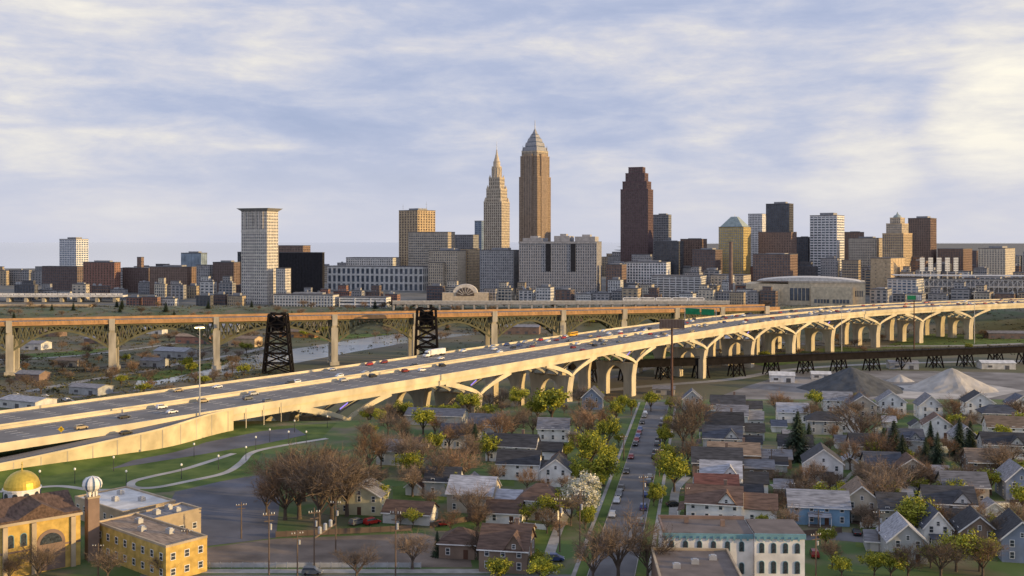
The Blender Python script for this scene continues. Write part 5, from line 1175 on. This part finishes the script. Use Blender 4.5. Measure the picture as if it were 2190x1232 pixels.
# ---------- poles, lamps, signs
def pole_mesh():
    q=MB();q.lathe([(.2,-.3),(.12,11)],7);q2=MB();q2.box(-1.3,1.3,-.08,.08,10,10.2);q2.box(-1,1,-.08,.08,9,9.18);q3=MB()
    for x in(-1.2,-.6,.6,1.2): q3.lathe([(.08,10.2),(.08,10.5)],6,(x,0))
    q4=MB();q4.lathe([(.28,7.6),(.28,8.6)],8,(.42,0));return q.mesh('pole','wood'),q2.mesh('crossarm','wood'),q3.mesh('insulators','globe'),q4.mesh('transformer','galv')
PM=pole_mesh()
PO=[(575,1230,140),(516,1152,78),(672,1216,130),(718,1182,115),(846,1232,145),(636,1232,98),(1243,1120,75),(1197,1180,120),(1376,1100,85),(1410,1020,62),(1240,1180,130),(1745,1232,95),(1880,1180,90),(400,1215,85),(1334,985,55),(1750,1150,60),(2000,1150,70),(210,1232,70),(1465,1110,70),(1690,1090,60),(1650,1010,50),(2120,1060,60),(1870,960,45),(1100,1200,90)]
for px,py,hh in PO:
    x,y=gp(px,py);o=thing('utility_pole','x','utility pole',(x,y,0),tri.uniform(-.4,.4));h=hh*75/(py-517);o.scale=(1,1,h/11)
    inst('pole',PM[0],o);inst('crossarm',PM[1],o);inst('insulators',PM[2],o);
    if hh>80: inst('transformer',PM[3],o)
    near(o,('tall ' if h>12 else '')+'brown wooden utility pole',x,y)
xa,ya=gp(672,1216);xb_,yb_=gp(718,1182)
o=thing('transformer_platform','rack of three grey transformers between two wooden poles','transformer',((xa+xb_)/2,(ya+yb_)/2,0))
q=MB();q.bar((xa,ya,7),(xb_,yb_,7),.3);q.build('beam','wood',o,True)
for k in range(3):
    q=MB();u=.25+.25*k;q.lathe([(.45,7.2),(.45,8.6),(.2,8.8)],10,(xa+(xb_-xa)*u,ya+(yb_-ya)*u));q.build('transformer_can','galv',o,True)
def wire(p1,p2,z1,z2,lab):
    q=MB();a=Vector((*gp(*p1),z1));b=Vector((*gp(*p2),z2));pr=a
    for i in range(1,11):
        u=i/10;c=a.lerp(b,u);c.z-=1.2*4*u*(1-u);q.bar(pr,c,.05);pr=c
    tag(q.build('power_line','black'),lab,'wire')
wire((575,1230),(672,1216),14,13,'black power line between the two tall poles on the bottom left lot')
wire((672,1216),(846,1232),13,14,'black power line from transformer poles to the pole by the gravel lot')
wire((846,1232),(1240,1180),14,13,'black power line running over the brown shingled house')
q=MB();q.lathe([(.12,0),(.07,4.2)],7);LP0=q.mesh('post','charcoal');q=MB();q.lathe([(.12,4.2),(.33,4.4),(.36,4.65),(.2,4.95),(.05,5)],10);LP1=q.mesh('globe','globe')
for i,(px,py) in enumerate(sorted([(160,1035),(243,1008),(270,1040),(388,1025),(415,978),(467,1005),(526,985),(547,962),(577,945),(617,950),(630,925),(85,1040),(700,915),(655,950)])):
    x,y=gp(px,py);o=thing('park_lamp',f'white globe lamp post in the park, {ordw(i)} from the left','street lamp',(x,y,0),0,'park lamp posts');inst('post',LP0,o);inst('globe',LP1,o)
def mast(px,py,ytop,z,lab,lit):
    Y=(HC-z)*F/(py-HY);x=X(px,Y);h=Z(ytop,Y)-z;o=thing('high_mast_light',lab,'street light',(x,Y,z))
    q=MB();q.lathe([(.4,0),(.16,h)],8);q.build('mast','galv',o)
    q=MB();q.lathe([(.3,h-.6),(1.3,h-.5),(1.3,h-.2),(.3,h)],12);rg=q.build('lamp_ring','galv',o)
    for i in range(6):
        q=MB();a=i*math.pi/3;q.cb(1.5*math.cos(a),1.5*math.sin(a),.6,.6,h-.9,h-.51);q.build('lamp','lamp' if lit else 'globe',rg)
mast(427,935,697,0,'tall high mast light with lit lamps in front of the ramp wall',1)
mast(2084,735,622,-27,'tall thin high mast light at the right end of the bridge',0)
mast(1800,760,660,-27,'thin grey high mast light behind the bridge at right',0)
def board(px,Y,yt,yb,wpx,zb,m,lab,face=None):
    x=X(px,Y);w=wpx*Y/F;o=thing('billboard',lab,'billboard',(x,Y,zb),math.radians(-8))
    zt,zl=Z(yt,Y)-zb,Z(yb,Y)-zb
    q=MB();q.lathe([(.6,-.5),(.45,zl)],10);q.build('pole','rustpole',o)
    q=MB();q.box(-w/2,w/2,-.5,.5,zl,zt);p=q.build('panel',m,o)
    q=MB()
    for i in range(9): q.box(-w/2+.2+i*(w-.4)/8-.1,-w/2+.2+i*(w-.4)/8+.1,-.7,-.51,zl+.1,zt-.1)
    q.box(-w/2,w/2,-1.6,-.72,zl-.35,zl-.1);q.build('catwalk_frame','rustpole',p)
    if face: q=MB();q.box(-w/2+.3,w*.1,-.72,-.705,zl+.4,zt-.4);q.build('poster',face,p)
board(1437,478,683,702,53,0,'brownwall','dark brown billboard on a tall rusty pole in front of the bridge')
board(1955,960,631,642,30,-27,'white','white and green billboard on a tall pole at the right','signgreen')
s_=bs(1500)+95
o=thing('sign_gantry','overhead green road signs above the far carriageway','road sign',(*bp_(s_,50),ZD))
p0=bp_(s_,35.8);p1=bp_(s_,65.2)
for pp_ in(p0,p1): q=MB();q.bar((*pp_,ZD),(*pp_,ZD+10.5),.5);q.build('post','galv',o,True)
q=MB();q.bar((*p0,ZD+9.5),(*p1,ZD+9.5),.5);q.bar((*p0,ZD+6.8),(*p1,ZD+6.8),.4);q.build('truss_beam','galv',o,True)
for a,b_ in((37,49),(50.5,64)):
    q=MB();e0=Vector((*bp_(s_-1,a),0));e1=Vector((*bp_(s_-1,b_),0));q.hexa([(e0.x,e0.y,ZD+5.6),(e1.x,e1.y,ZD+5.6),(e1.x,e1.y+.3,ZD+5.6),(e0.x,e0.y+.3,ZD+5.6),(e0.x,e0.y,ZD+10.6),(e1.x,e1.y,ZD+10.6),(e1.x,e1.y+.3,ZD+10.6),(e0.x,e0.y+.3,ZD+10.6)]);q.build('sign_panel','signgreen',o,True)
sg_=bs(130);x,y=bp_(sg_,.3);o=thing('warning_sign','yellow diamond warning sign with black arrow on the near parapet','road sign',(x,y,ZD),math.radians(8))
q=MB();q.bar((0,0,0),(0,0,3.4),.12);q.build('post','galv',o)
q=MB();q.prism([(0,-.1,1.6),(1.1,-.1,2.7),(0,-.1,3.8),(-1.1,-.1,2.7)],[(0,-.07,1.6),(1.1,-.07,2.7),(0,-.07,3.8),(-1.1,-.07,2.7)]);p=q.build('panel','yellow',o)
q=MB();q.box(-.08,.08,-.13,-.103,2.2,2.9);q.prism([(-.3,-.13,2.9),(.3,-.13,2.9),(0,-.13,3.3)],[(-.3,-.103,2.9),(.3,-.103,2.9),(0,-.103,3.3)]);q.build('arrow','black',p)
finish_labels()
